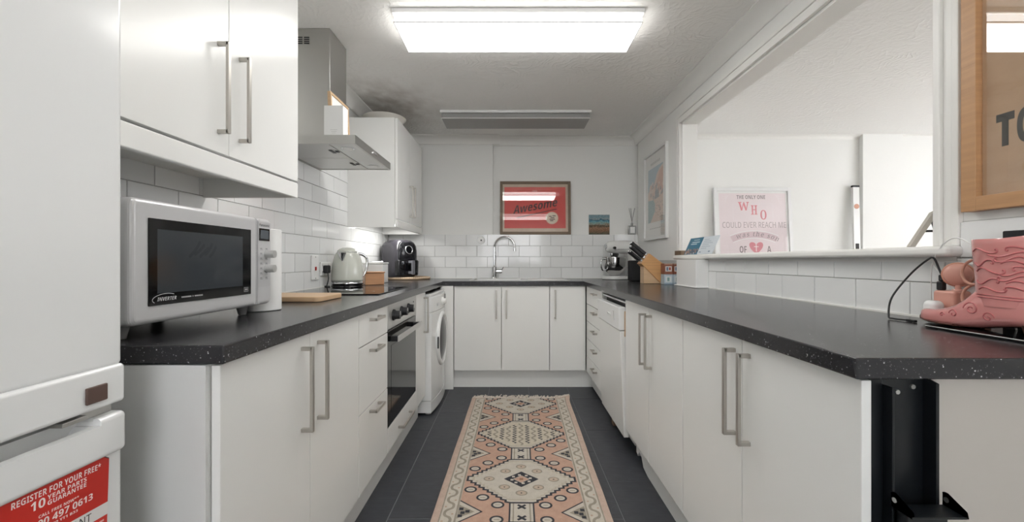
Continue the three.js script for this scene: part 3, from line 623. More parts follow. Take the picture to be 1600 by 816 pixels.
// ================================================================ microwave and left worktop
{
  const o = thing('microwave', 'silver grey microwave oven with black glass door', 'microwave');
  const x0 = -1.175, xf = -0.79, d0 = 0.879, d1 = 1.397, y0 = 0.940, y1 = 1.213;
  const silver = mat({ color: rgb(206, 206, 207), metalness: 0.25, roughness: 0.33 });
  mesh('body', rb(x0, xf - 0.03, y0 + 0.004, y1 - 0.003, d0 + 0.004, d1 - 0.004, 0.014, 4), mat({ color: rgb(198, 199, 201), roughness: 0.42 }), o);
  // door: front with rounded shoulders
  const outline = (a, b, ra, rb2) => { const s = new THREE.Shape(); s.moveTo(a + ra, y0); s.lineTo(b - rb2, y0); s.quadraticCurveTo(b, y0, b, y0 + rb2 * 1.4); s.lineTo(b, y1 - rb2 * 1.4); s.quadraticCurveTo(b, y1, b - rb2, y1); s.lineTo(a + ra, y1); s.quadraticCurveTo(a, y1, a, y1 - ra * 1.4); s.lineTo(a, y0 + ra * 1.4); s.quadraticCurveTo(a, y0, a + ra, y0); return s; };
  const plate = (s, t) => new THREE.ExtrudeGeometry(s, { depth: t, bevelEnabled: true, bevelThickness: 0.012, bevelSize: 0.012, bevelOffset: -0.012, bevelSegments: 5, curveSegments: 14 }).rotateY(Math.PI / 2).translate(xf - 0.012 - t, 0, 0);
  const door = mesh('door', plate(outline(d0, 1.312, 0.016, 0.004), 0.022), silver, o);
  const print = canvasTexture(1440, 772, (c, w, h) => {
    c.fillStyle = 'rgb(17,18,20)'; c.fillRect(0, 0, w, h);
    c.fillStyle = 'rgb(58,62,66)'; c.fillRect(88, 92, 1196, 575);                     // perforated screen
    for (let y = 96; y < 664; y += 6) for (let x = 92; x < 1282; x += 6) { c.fillStyle = 'rgb(68,72,76)'; c.fillRect(x, y, 3, 3); }
    c.strokeStyle = 'rgba(44,47,50,0.4)'; c.lineWidth = 34; c.lineCap = 'round';     // wiped finger marks in the film
    for (let i = 0; i < 5; i++) { c.beginPath(); c.moveTo(470 + i * 70, 330 - (i % 2) * 24); c.quadraticCurveTo(560 + i * 60, 260 + i * 6, 600 + i * 58, 190 + ((i * 7) % 5) * 14); c.stroke(); }
    c.fillStyle = '#c9cacb'; c.font = 'italic bold 46px sans-serif'; c.fillText('INVERTER', 84, 735);
    c.strokeStyle = '#c9cacb'; c.lineWidth = 6; c.beginPath(); c.ellipse(170, 716, 135, 44, -0.06, 2.6, 5.6); c.stroke();
    for (let i = 0; i < 20; i++) if (i !== 9 && i !== 11) c.fillRect(365 + i * 14, 714, 9, 14);
    c.strokeStyle = '#b9babb'; c.lineWidth = 4; c.strokeRect(1310, 690, 76, 46); c.fillRect(1326, 702, 10, 22); c.fillRect(1343, 702, 10, 22); c.fillRect(1360, 702, 10, 22);
  });
  mesh('window_frame', rb(xf - 0.006, xf + 0.0015, 0.979, 1.172, 0.9205, 1.281, 0.001), M.blackGloss, door);
  mesh('window', panel(0.36, 0.193, xf + 0.0021, 1.0755, 1.10075, 'right'), mat({ map: print, roughness: 0.08 }), door);
  const cp = mesh('control_panel', plate(outline(1.3145, d1, 0.003, 0.022), 0.022), silver, o);
  const pad = canvasTexture(256, 768, (c, w, h) => {
    c.fillStyle = 'rgb(200,200,201)'; c.fillRect(0, 0, w, h); c.fillStyle = '#35363a'; c.font = 'bold 44px sans-serif'; c.fillText('Panasonic', 24, 52);
    c.fillStyle = '#75767a'; c.font = '15px sans-serif';
    for (let i = 0; i < 14; i++) { const x = 40 + (i % 2) * 110, y = 320 + (i >> 1) * 58; c.fillRect(x, y - 12, 12, 9); c.fillRect(x + 16, y - 12, 26, 9); c.fillRect(x, y + 5, 54, 4); }
  });
  mesh('print', panel(0.066, 0.205, xf + 0.0006, 1.0985, 1.3525, 'right'), mat({ map: pad, metalness: 0.25, roughness: 0.35 }), cp);
  const ds = mesh('display', rb(xf, xf + 0.002, 1.142, 1.181, 1.3235, 1.3805, 0.001), M.blackGloss, cp);
  mesh('screen', rb(xf + 0.0018, xf + 0.0026, 1.148, 1.176, 1.330, 1.374, 0.0003), mat({ color: rgb(84, 90, 96), roughness: 0.15 }), ds);
  for (const y of [1.100, 1.054]) mesh('knob', [cyl(xf + 0.014, y, 1.364, 0.013, 0.012, 0.028, 'x', 28)], M.steelLight, cp);
  const footMat = mat({ color: rgb(120, 120, 120), roughness: 0.5 });
  for (const [x, d] of [[xf - 0.06, d0 + 0.04], [xf - 0.06, d1 - 0.06], [x0 + 0.05, d0 + 0.05], [x0 + 0.05, d1 - 0.05]]) mesh('foot', cyl(x, (WT + y0) / 2 + 0.001, d, 0.011, 0.019, y0 - WT), footMat, o);
  settle(o);
}
{
  const o = thing('kitchen_roll', 'white kitchen roll standing behind the microwave', 'paper roll');
  mesh('paper', lathe([[0.02, 0], [0.061, 0], [0.0625, 0.003], [0.0625, 0.275], [0.061, 0.278], [0.02, 0.278]], -0.868, WT + 0.001, 1.468), mat({ color: rgb(232, 232, 230), roughness: 0.9 }), o);
  mesh('core', cyl(-0.868, WT + 0.139, 1.468, 0.0195, 0.0195, 0.275), M.woodPale, o);
  settle(o);
}
{
  const s = new THREE.Shape(), pts = [[-0.15, -0.12], [0.15, -0.12], [0.15, 0.12], [-0.15, 0.12]], r = 0.03;
  s.moveTo(-0.15 + r, -0.12); s.lineTo(0.15 - r, -0.12); s.quadraticCurveTo(0.15, -0.12, 0.15, -0.12 + r); s.lineTo(0.15, 0.12 - r); s.quadraticCurveTo(0.15, 0.12, 0.15 - r, 0.12); s.lineTo(-0.15 + r, 0.12); s.quadraticCurveTo(-0.15, 0.12, -0.15, 0.12 - r); s.lineTo(-0.15, -0.12 + r); s.quadraticCurveTo(-0.15, -0.12, -0.15 + r, -0.12);
  single('chopping_board', new THREE.ExtrudeGeometry(s, { depth: 0.012, bevelEnabled: true, bevelThickness: 0.005, bevelSize: 0.006, bevelOffset: -0.006, bevelSegments: 4 }).rotateX(-Math.PI / 2).translate(-0.938, WT + 0.0055, -1.862), M.woodPale, 'thick wooden chopping board lying beside the hob', 'chopping board');
}
{
  const o = thing('hob', 'black glass ceramic hob set in the worktop', 'hob');
  mesh('glass', rb(-1.175, -0.662, WT + 0.0005, WT + 0.0065, 2.107, 2.70, 0.002), mat({ color: rgb(10, 10, 12), roughness: 0.03 }), o);
  const zone = (x, d, r) => mesh('cooking_zone', new THREE.RingGeometry(r - 0.002, r, 48).rotateX(-Math.PI / 2).translate(x, WT + 0.007, -d), mat({ color: rgb(110, 110, 112), roughness: 0.4 }), o);
  zone(-1.05, 2.26, 0.09); zone(-1.05, 2.55, 0.075); zone(-0.81, 2.26, 0.075); zone(-0.81, 2.55, 0.09);
  settle(o);
}
{ // double socket and cooker switch
  const red = mat({ color: rgb(180, 40, 36), roughness: 0.4 });
  const a = thing('cooker_switch', 'white upright cooker switch with red rocker on tiled wall', 'switch');
  mesh('plate', rb(XL + 0.0115, XL + 0.021, 0.962, 1.112, 2.56, 2.65, 0.003), M.white, a);
  mesh('rocker', rb(XL + 0.02, XL + 0.026, 1.020, 1.042, 2.597, 2.613, 0.002), red, a);
  mesh('screw', [0.972, 1.102].map((y) => cyl(XL + 0.0215, y, 2.605, 0.0035, 0.0035, 0.002, 'x', 12)), M.chrome, a);
  settle(a);
  const b = thing('wall_socket', 'white double socket on the tiles behind the kettle', 'socket');
  mesh('plate', rb(XL + 0.0115, XL + 0.021, 0.985, 1.071, 2.68, 2.826, 0.003), M.white, b);
  mesh('rocker', [2.70, 2.79].map((d) => rb(XL + 0.02, XL + 0.024, 1.048, 1.062, d, d + 0.012, 0.001)), M.white, b);
  mesh('pin_holes', [[1.028, 2.715], [1.008, 2.703], [1.008, 2.727]].map(([y, d]) => rb(XL + 0.0206, XL + 0.0214, y - 0.004, y + 0.004, d - 0.0025, d + 0.0025, 0.0002)), M.black, b);
  settle(b);
  const p = thing('power_plug', 'grey plug and cable of the kettle in socket', 'plug');
  mesh('plug_body', rb(XL + 0.022, XL + 0.056, 1.0, 1.05, 2.702, 2.746, 0.008), M.rubber, p);
  mesh('cable', tube([V(XL + 0.045, 1.005, 2.722), V(XL + 0.05, 0.965, 2.72), V(XL + 0.042, 0.93, 2.722), V(XL + 0.036, 0.9125, 2.718), V(XL + 0.042, 0.9185, 2.69), V(XL + 0.08, 0.9185, 2.672)], 0.0035, 60, 8), M.rubber, p);
  settle(p);
}
{ // kettle
  const o = thing('kettle', 'cream rounded electric kettle with chrome base behind the hob', 'kettle');
  const x = -1.088, d = 2.805, y = WT + 0.001;
  const cream = mat({ color: rgb(206, 208, 198), roughness: 0.12 });
  mesh('power_base', lathe([[0, 0], [0.098, 0], [0.102, 0.004], [0.098, 0.012], [0.085, 0.016], [0, 0.016]], x, y, d), M.blackGloss, o);
  mesh('chrome_ring', lathe([[0.08, 0.014], [0.099, 0.016], [0.1015, 0.024], [0.1, 0.034], [0.08, 0.036]], x, y, d), M.chrome, o);
  mesh('body', lathe([[0, 0.033], [0.0985, 0.034], [0.1, 0.05], [0.0985, 0.10], [0.093, 0.15], [0.082, 0.195], [0.071, 0.219], [0.062, 0.228], [0, 0.23]], x, y, d, 56), cream, o);
  const lid = mesh('lid', lathe([[0.0635, 0.228], [0.062, 0.236], [0.05, 0.248], [0.03, 0.256], [0, 0.259]], x, y, d), cream, o);
  mesh('lid_rim', lathe([[0.062, 0.225], [0.067, 0.227], [0.0635, 0.2295]], x, y, d), M.chrome, lid);
  // spout towards the camera's left
  const sp = new THREE.Group();
  mesh('spout', loft([superRing(0, 0.165, 0.078, 0.004, 0.008, 2, 20), superRing(0, 0.19, 0.084, 0.016, 0.016, 2.2, 20), superRing(0, 0.222, 0.086, 0.028, 0.026, 2.4, 20)]).rotateY(0.0).translate(x, y, -d), M.chrome, o);
  mesh('handle', tube([V(x + 0.03, y + 0.215, d + 0.05), V(x + 0.062, y + 0.215, d + 0.09), V(x + 0.085, y + 0.185, d + 0.12), V(x + 0.085, y + 0.12, d + 0.12), V(x + 0.068, y + 0.07, d + 0.10), V(x + 0.045, y + 0.055, d + 0.07)], 0.0095, 40, 10), M.chrome, o);
  const smeg = canvasTexture(512, 128, (c, w, h) => { c.clearRect(0, 0, w, h); c.fillStyle = '#6d6e6c'; c.font = 'bold 96px sans-serif'; 'SMEG'.split('').forEach((s, i) => c.fillText(s, 20 + i * 125, 98)); });
  const lg = new THREE.CylinderGeometry(0.0935, 0.0962, 0.021, 24, 1, true, 0.15, 1.0).translate(x, y + 0.125, -d);
  mesh('lettering', lg, mat({ map: smeg, transparent: true, alphaMap: canvasTexture(512, 128, (c, w, h) => { c.fillStyle = '#000'; c.fillRect(0, 0, w, h); c.fillStyle = '#fff'; c.font = 'bold 96px sans-serif'; 'SMEG'.split('').forEach((s, i) => c.fillText(s, 20 + i * 125, 98)); }, false), metalness: 0.8, roughness: 0.25 }), o);
  settle(o);
}
{
  const o = thing('bread_box', 'small oblong wooden box with lid beside the kettle', 'box');
  mesh('body', rb(-1.065, -0.935, WT + 0.001, WT + 0.083, 3.0, 3.13, 0.003), M.woodBox, o);
  mesh('lid', rb(-1.07, -0.93, WT + 0.084, WT + 0.094, 2.995, 3.135, 0.003), M.woodBox, o);
  o.rotation.y = 0; settle(o); o.rotation.y = 0.45;
}
{
  const o = thing('butter_dish', 'white lidded ceramic box with spoon behind the wooden box', 'container');
  mesh('body', rb(-1.14, -0.98, WT + 0.001, WT + 0.146, 3.22, 3.36, 0.006, 3), M.whiteGloss, o);
  mesh('lid', rb(-1.144, -0.976, WT + 0.147, WT + 0.158, 3.216, 3.364, 0.004, 3), M.whiteGloss, o);
  settle(o);
  const s = thing('spoon', 'metal spoon lying on the white ceramic box', 'spoon');
  mesh('bowl', new THREE.SphereGeometry(0.018, 16, 10).scale(1.4, 0.25, 1).translate(-1.08, WT + 0.164, -3.26), M.chrome, s);
  mesh('stem', rod(V(-1.06, WT + 0.164, 3.262), V(-1.0, WT + 0.1655, 3.29), 0.0028), M.chrome, s);
  settle(s);
}
{ // air fryer on a round rope mat
  const rope = thing('rope_mat', 'round woven rope mat under the air fryer', 'mat');
  const cx = -0.955, cd = 3.935;
  for (let i = 0; i < 8; i++) mesh('rope_ring', new THREE.TorusGeometry(0.018 + i * 0.0235, 0.0125, 8, 20 + i * 8).rotateX(Math.PI / 2).translate(cx, WT + 0.0135, -cd), mat({ color: rgb(196, 168, 138), roughness: 0.9 }), rope);
  const strands = []; for (let i = 0; i < 64; i++) { const a = i / 64 * 2 * Math.PI; strands.push(new THREE.SphereGeometry(0.0085, 6, 5).scale(1, 1.5, 0.7).rotateX(0.6).rotateY(-a + Math.PI / 2).translate(cx + Math.cos(a) * 0.187, WT + 0.014, -cd + Math.sin(a) * 0.187)); }
  mesh('rope_twist', strands, mat({ color: rgb(224, 208, 188), roughness: 0.9 }), rope);
  settle(rope);
  const o = thing('air_fryer', 'black air fryer with round dial on rope mat', 'air fryer');
  const B = mat({ color: rgb(30, 30, 34), roughness: 0.14 }), G = mat({ color: rgb(58, 56, 62), roughness: 0.22 });
  const sec = [[0, 0.118, 0.125], [0.008, 0.126, 0.134], [0.05, 0.133, 0.142], [0.14, 0.138, 0.15], [0.22, 0.138, 0.152], [0.275, 0.132, 0.146], [0.31, 0.115, 0.128], [0.33, 0.09, 0.10], [0.34, 0.05, 0.06], [0.342, 0.01, 0.01]];
  mesh('body', loft(sec.map(([y, a, b]) => superRing(0, y, 0, a, b, 3.2, 48))), G, o);
  mesh('face', loft([[0.155, 0.092, 0.03], [0.17, 0.1, 0.036], [0.24, 0.1, 0.036], [0.29, 0.088, 0.026], [0.312, 0.06, 0.012]].map(([y, a, b]) => superRing(0, y, 0.122, a, b, 3, 40))), B, o);
  const dial = mesh('dial', [new THREE.TorusGeometry(0.036, 0.0045, 10, 40).rotateX(-0.18).translate(0.0, 0.243, 0.158)], M.chrome, o);
  mesh('dial_face', new THREE.CylinderGeometry(0.034, 0.034, 0.012, 32).rotateX(Math.PI / 2 - 0.18).translate(0.0, 0.243, 0.154), M.blackGloss, dial);
  const dr = mesh('basket_drawer', loft([[0.012, 0.1, 0.034], [0.02, 0.112, 0.042], [0.14, 0.116, 0.044], [0.152, 0.108, 0.036]].map(([y, a, b]) => superRing(0, y, 0.124, a, b, 3.4, 40))), M.blackGloss, o);
  mesh('handle', [new RoundedBoxGeometry(0.034, 0.125, 0.018, 3, 0.007).translate(0, 0.085, 0.222), new RoundedBoxGeometry(0.026, 0.022, 0.06, 2, 0.004).translate(0, 0.135, 0.195), new RoundedBoxGeometry(0.026, 0.022, 0.06, 2, 0.004).translate(0, 0.04, 0.190)], mat({ color: rgb(112, 112, 118), roughness: 0.28 }), dr);
  o.position.set(-1.04, WT + 0.0265, -3.90); o.rotation.y = 0.85;
}

// ================================================================ sink wall
{
  const o = thing('sink', 'stainless steel inset sink with drainer under the tap', 'sink');
  const y = WT + 0.0005, x0 = -0.37, x1 = 0.50, d0 = 3.635, d1 = 4.12;
  mesh('rim', [rb(x0, x1, y, y + 0.005, d0, d0 + 0.03, 0.002), rb(x0, x1, y, y + 0.005, d1 - 0.115, d1, 0.002), rb(x0, x0 + 0.035, y, y + 0.005, d0 + 0.03, d1 - 0.115, 0.002), rb(0.085, 0.11, y, y + 0.005, d0 + 0.03, d1 - 0.115, 0.002)], M.steel, o);
  const dr = mesh('drainer', bx(0.11, x1, y, y + 0.003, d0 + 0.03, d1 - 0.115), M.steel, o);
  mesh('ridges', Array.from({ length: 8 }, (_, i) => rb(0.14, x1 - 0.03, y + 0.0025, y + 0.0055, d0 + 0.06 + i * 0.036, d0 + 0.072 + i * 0.036, 0.001)), M.steel, dr);
  mesh('bowl', [bx(-0.333, 0.083, 0.756, 0.758, 3.664, 4.003), bx(-0.333, -0.331, 0.758, y, 3.664, 4.003), bx(0.081, 0.083, 0.758, y, 3.664, 4.003), bx(-0.331, 0.081, 0.758, y, 3.664, 3.666), bx(-0.331, 0.081, 0.758, y, 4.001, 4.003)], M.steel, o);
  mesh('overflow', cyl(0.26, y + 0.004, 4.07, 0.018, 0.018, 0.006), M.chrome, o);
  settle(o);
}
{
  const o = thing('mixer_tap', 'chrome swan-neck mixer tap behind the sink', 'tap');
  const x = -0.168, d = 4.066, y = WT + 0.006;
  mesh('base', [cyl(x, y + 0.004, d, 0.029, 0.027, 0.008), cyl(x, y + 0.055, d, 0.0235, 0.0235, 0.1, 'y', 28), cyl(x, y + 0.108, d, 0.0235, 0.013, 0.01, 'y', 28)], M.chrome, o);
  mesh('lever', [cyl(x + 0.04, y + 0.066, d, 0.0215, 0.0215, 0.045, 'x', 24), cyl(x + 0.064, y + 0.066, d, 0.019, 0.019, 0.016, 'x', 24), rod(V(x + 0.066, y + 0.07, d), V(x + 0.085, y + 0.105, d - 0.03), 0.0045)], M.chrome, o);
  const R = 0.0955, cy = y + 0.298, pts = [V(x, y + 0.1, d), V(x, y + 0.2, d)];
  for (let i = 0; i <= 12; i++) { const a = Math.PI - i / 12 * Math.PI * 0.97; pts.push(V(x + R + R * Math.cos(a), cy + R * Math.sin(a), d - 0.004 * i)); }
  pts.push(V(x + 2 * R + 0.002, cy - 0.022, d - 0.05));
  mesh('spout', tube(pts, 0.0105, 80, 14), M.chrome, o);
  mesh('aerator', cyl(x + 2 * R + 0.0025, cy - 0.03, d - 0.05, 0.0125, 0.0125, 0.02), M.chrome, o);
  settle(o);
}
{
  const o = thing('wall_switch', 'round white spur plate on tiles above the tap', 'socket');
  mesh('plate', cyl(-0.302, 1.281, DB - 0.0165, 0.036, 0.034, 0.01, 'z', 40), M.white, o);
  mesh('stud', cyl(-0.302, 1.281, DB - 0.024, 0.008, 0.007, 0.008, 'z', 20), M.rubber, o);
  settle(o);
}
function framed(o, side, s0, s1, y0, y1, base, w, depth, frameMat, printMat, mount) {   // base: wall plane; prints lie behind glass
  const box = side === 'B' ? (a, b, u, v, n0, n1) => rb(a, b, u, v, base - n1, base - n0, 0.0015) : (a, b, u, v, n0, n1) => rb(base - n1, base - n0, u, v, a, b, 0.0015);
  const f = mesh('frame', [box(s0, s0 + w, y0, y1, 0, depth), box(s1 - w, s1, y0, y1, 0, depth), box(s0 + w, s1 - w, y0, y0 + w, 0, depth), box(s0 + w, s1 - w, y1 - w, y1, 0, depth)], frameMat, o);
  mesh('backing', box(s0 + w, s1 - w, y0 + w, y1 - w, 0.001, depth * 0.4), M.blackMatt, o);
  const W = s1 - s0 - 2 * w, Hh = y1 - y0 - 2 * w, q = depth * 0.4 + 0.0008, g = depth * 0.4 + 0.0035;
  mesh('print', side === 'B' ? panel(W, Hh, (s0 + s1) / 2, (y0 + y1) / 2, base - q) : panel(W, Hh, base - q, (y0 + y1) / 2, (s0 + s1) / 2, 'left'), printMat, o);
  mesh('glass', side === 'B' ? bx(s0 + w, s1 - w, y0 + w, y1 - w, base - g - 0.001, base - g) : bx(base - g - 0.001, base - g, y0 + w, y1 - w, s0 + w, s1 - w), M.glass, o);
}
{ // red poster on the ledge, leaning back against the wall
  const art = canvasTexture(1024, 768, (c, w, h) => {
    c.fillStyle = 'rgb(204,184,164)'; c.fillRect(0, 0, w, h);
    c.fillStyle = 'rgb(214,74,66)'; c.fillRect(28, 48, w - 66, h - 106);
    const img = c.getImageData(0, 0, w, h), p = img.data;
    for (let j = 0; j < h; j++) for (let i = 0; i < w; i++) { const k = 16 * fbm(i / 70, j / 110, 3, 4), o = (j * w + i) * 4; p[o] += k * 0.5; p[o + 1] += k; p[o + 2] += k; }
    c.putImageData(img, 0, 0);
    c.save(); c.translate(165, 482); c.rotate(-0.185); c.transform(1, 0, -0.12, 1, 0, 0); c.scale(0.86, 1);
    c.fillStyle = 'rgb(66,38,40)'; c.font = 'italic bold 176px sans-serif'; c.fillText('Awesome', 0, 0);
    c.beginPath(); c.moveTo(60, 62); c.lineTo(800, 40); c.lineTo(800, 52); c.lineTo(60, 76); c.fill(); c.restore();
    c.fillStyle = 'rgb(238,214,204)'; c.font = 'bold 34px sans-serif'; c.textAlign = 'center'; c.fillText('Y E S', 505, 122);
    c.translate(772, 545); c.fillStyle = 'rgb(222,206,186)'; c.beginPath();
    for (let i = 0; i < 56; i++) { const r = i % 2 ? 90 : 106, a = i / 56 * 2 * Math.PI; c.lineTo(r * Math.cos(a), r * Math.sin(a)); } c.fill();
    c.fillStyle = 'rgb(90,66,60)'; for (const [x, y, q] of [[-46, -34, 40], [6, -42, 52], [-24, -12, 62], [-40, 14, 86], [-30, 36, 50]]) c.fillRect(x, y, q, 14);
  });
  const o = thing('framed_poster', 'brown framed red poster reading Awesome on the tiled ledge', 'picture');
  framed(o, 'B', -0.119, 0.583, LEDGE + 0.0045, 1.872, DU - 0.034, 0.026, 0.026, M.woodBrown, mat({ map: art, roughness: 0.7 }));
  settle(o); o.rotation.x = -0.0565;
}
{
  const art = canvasTexture(256, 256, (c, w, h) => {
    const img = c.createImageData(w, h), p = img.data;
    const bands = [[0, 128, 150, 156], [0.12, 118, 148, 158], [0.2, 150, 160, 160], [0.27, 52, 92, 112], [0.33, 96, 150, 166], [0.42, 130, 158, 152], [0.5, 140, 124, 106], [0.56, 74, 66, 48], [0.64, 146, 112, 86], [0.8, 132, 96, 70], [0.93, 92, 88, 66], [1, 70, 76, 60]];
    for (let j = 0; j < h; j++) for (let i = 0; i < w; i++) {
      const t = Math.max(0, Math.min(0.999, j / h + 0.16 * fbm(i / 60, j / 22, 2, 4))), k = bands.findIndex((b) => b[0] > t), a = bands[k - 1], b = bands[k], s = (t - a[0]) / (b[0] - a[0]), g = 88 * fbm(i / 14, j / 7, 6, 4), o = (j * w + i) * 4;
      for (let q = 0; q < 3; q++) p[o + q] = a[q + 1] + (b[q + 1] - a[q + 1]) * s + g; p[o + 3] = 255;
    }
    c.putImageData(img, 0, 0);
  });
  const o = thing('canvas_painting', 'small square seascape painting standing on the tiled ledge', 'painting');
  mesh('canvas', rb(0.765, 0.972, LEDGE + 0.004, LEDGE + 0.203, DU - 0.022, DU - 0.002, 0.001), M.white, o);
  mesh('print', panel(0.207, 0.199, 0.8685, LEDGE + 0.1035, DU - 0.0226), mat({ map: art, roughness: 0.6 }), o);
  settle(o);
}
{
  const o = thing('reed_diffuser', 'clear glass reed diffuser in the corner of tiled ledge', 'diffuser');
  const x = 1.19, d = 4.212, y = LEDGE + 0.004, grey = mat({ color: rgb(176, 176, 174), roughness: 0.15 });
  mesh('bottle', [rb(x - 0.036, x + 0.036, y, y + 0.088, d - 0.022, d + 0.022, 0.006, 3), cyl(x, y + 0.1, d, 0.012, 0.011, 0.026)], mat({ color: rgb(205, 206, 205), roughness: 0.03, transmission: 0.45, thickness: 0.04, ior: 1.45 }), o);
  mesh('label', bx(x - 0.022, x + 0.022, y + 0.014, y + 0.074, d - 0.0235, d - 0.0222), M.white, o);
  mesh('reed', [[-0.03, -0.006], [-0.008, 0.008], [0.03, 0.004], [0.024, -0.01]].map(([a, b]) => rod(V(x - a * 0.2, y + 0.1, d), V(x + a, y + 0.262, d + b), 0.0025, 8)), mat({ color: rgb(150, 150, 148), roughness: 0.8 }), o);
  settle(o);
}
{ // beach poster on the right wall
  const art = canvasTexture(512, 720, (c, w, h) => {
    c.fillStyle = 'rgb(228,227,223)'; c.fillRect(0, 0, w, h);
    const X0 = 70, X1 = 442, Y0 = 120, Y1 = 590; c.save(); c.beginPath(); c.rect(X0, Y0, X1 - X0, Y1 - Y0); c.clip();
    c.fillStyle = 'rgb(126,160,178)'; c.fillRect(X0, Y0, 400, 500);
    seed = 77;
    const hill = (col, pts) => { c.fillStyle = col; c.beginPath(); pts.forEach(([x, y], i) => (i ? c.lineTo(x, y) : c.moveTo(x, y))); c.fill(); };
    hill('rgb(214,178,158)', [[70, 330], [140, 260], [200, 300], [290, 190], [360, 150], [442, 130], [442, 420], [70, 420]]);
    hill('rgb(206,140,112)', [[300, 250], [360, 170], [442, 150], [442, 400], [300, 400]]);
    for (let i = 0; i < 70; i++) { c.fillStyle = ['rgb(226,204,190)', 'rgb(198,150,128)', 'rgb(118,110,112)', 'rgb(222,186,160)'][rnd() * 4 | 0]; c.fillRect(100 + rnd() * 340, 240 + rnd() * 150, 10 + rnd() * 22, 10 + rnd() * 26); }
    hill('rgb(96,104,110)', [[250, 340], [285, 270], [300, 330], [330, 300], [350, 390], [250, 395]]);
    hill('rgb(216,182,160)', [[210, 400], [442, 380], [442, 590], [120, 590], [250, 500]]);
    hill('rgb(120,158,160)', [[70, 390], [215, 400], [250, 440], [245, 500], [130, 590], [70, 590]]);
    for (let i = 0; i < 46; i++) { c.fillStyle = ['rgb(150,84,66)', 'rgb(80,74,76)', 'rgb(236,226,214)'][rnd() * 3 | 0]; c.beginPath(); c.ellipse(265 + rnd() * 170, 430 + rnd() * 150, 7, 4, rnd() * 3, 0, 7); c.fill(); }
    c.fillStyle = 'rgba(206,206,203,0.36)'; c.fillRect(X0, Y0, 400, 500); c.restore();
    c.fillStyle = 'rgb(176,174,170)'; for (let i = 0; i < 8; i++) c.fillRect(140 + i * 30, 70, 20, 22);
    for (let i = 0; i < 6; i++) c.fillRect(120 + i * 46, 640, 32, 8);
  });
  const o = thing('framed_print', 'white framed pastel beach print on the right wall', 'picture');
  framed(o, 'R', 3.36, 3.925, 1.262, 2.03, XR, 0.022, 0.024, mat({ color: rgb(226, 226, 224), roughness: 0.35 }), mat({ map: art, roughness: 0.7 }));
  settle(o);
}
{ // large kraft poster near the camera
  const W = 0.60, Hh = 0.72, px = 1400;
  const art = canvasTexture(840, 1008, (c, w, h) => {
    c.fillStyle = 'rgb(180,150,120)'; c.fillRect(0, 0, w, h);
    const img = c.getImageData(0, 0, w, h), p = img.data; seed = 55;
    for (let j = 0; j < h; j++) for (let i = 0; i < w; i++) { const k = 9 * fbm(i / 120, j / 60, 3, 4) + (rnd() - 0.5) * 7, o = (j * w + i) * 4; p[o] += k; p[o + 1] += k; p[o + 2] += k; }
    c.putImageData(img, 0, 0);
    // distances run towards the camera from the left edge (d = 1.108); heights down from the top edge (y = 1.970)
    const letter = (s, d0, d1, y0, y1) => { c.save(); c.fillStyle = 'rgb(56,54,50)'; c.font = 'bold 200px sans-serif'; const m = c.measureText(s).width; c.translate((1.108 - d0) * px, (1.970 - y0) * px); c.scale((d0 - d1) * px / m, (y1 - y0) * px / 143); c.lineWidth = 12; c.strokeStyle = c.fillStyle; c.strokeText(s, 0, 0); c.fillText(s, 0, 0); c.restore(); };
    letter('T', 1.076, 1.038, 1.371, 1.446); letter('O', 1.034, 0.992, 1.371, 1.446);
  });
  const o = thing('framed_poster', 'large oak framed brown paper poster above the pink boot', 'picture');
  framed(o, 'R', 0.47, 1.143, 1.209, 2.008, XR, 0.037, 0.032, M.woodOak, mat({ map: art, roughness: 0.8 }));
  settle(o);
}

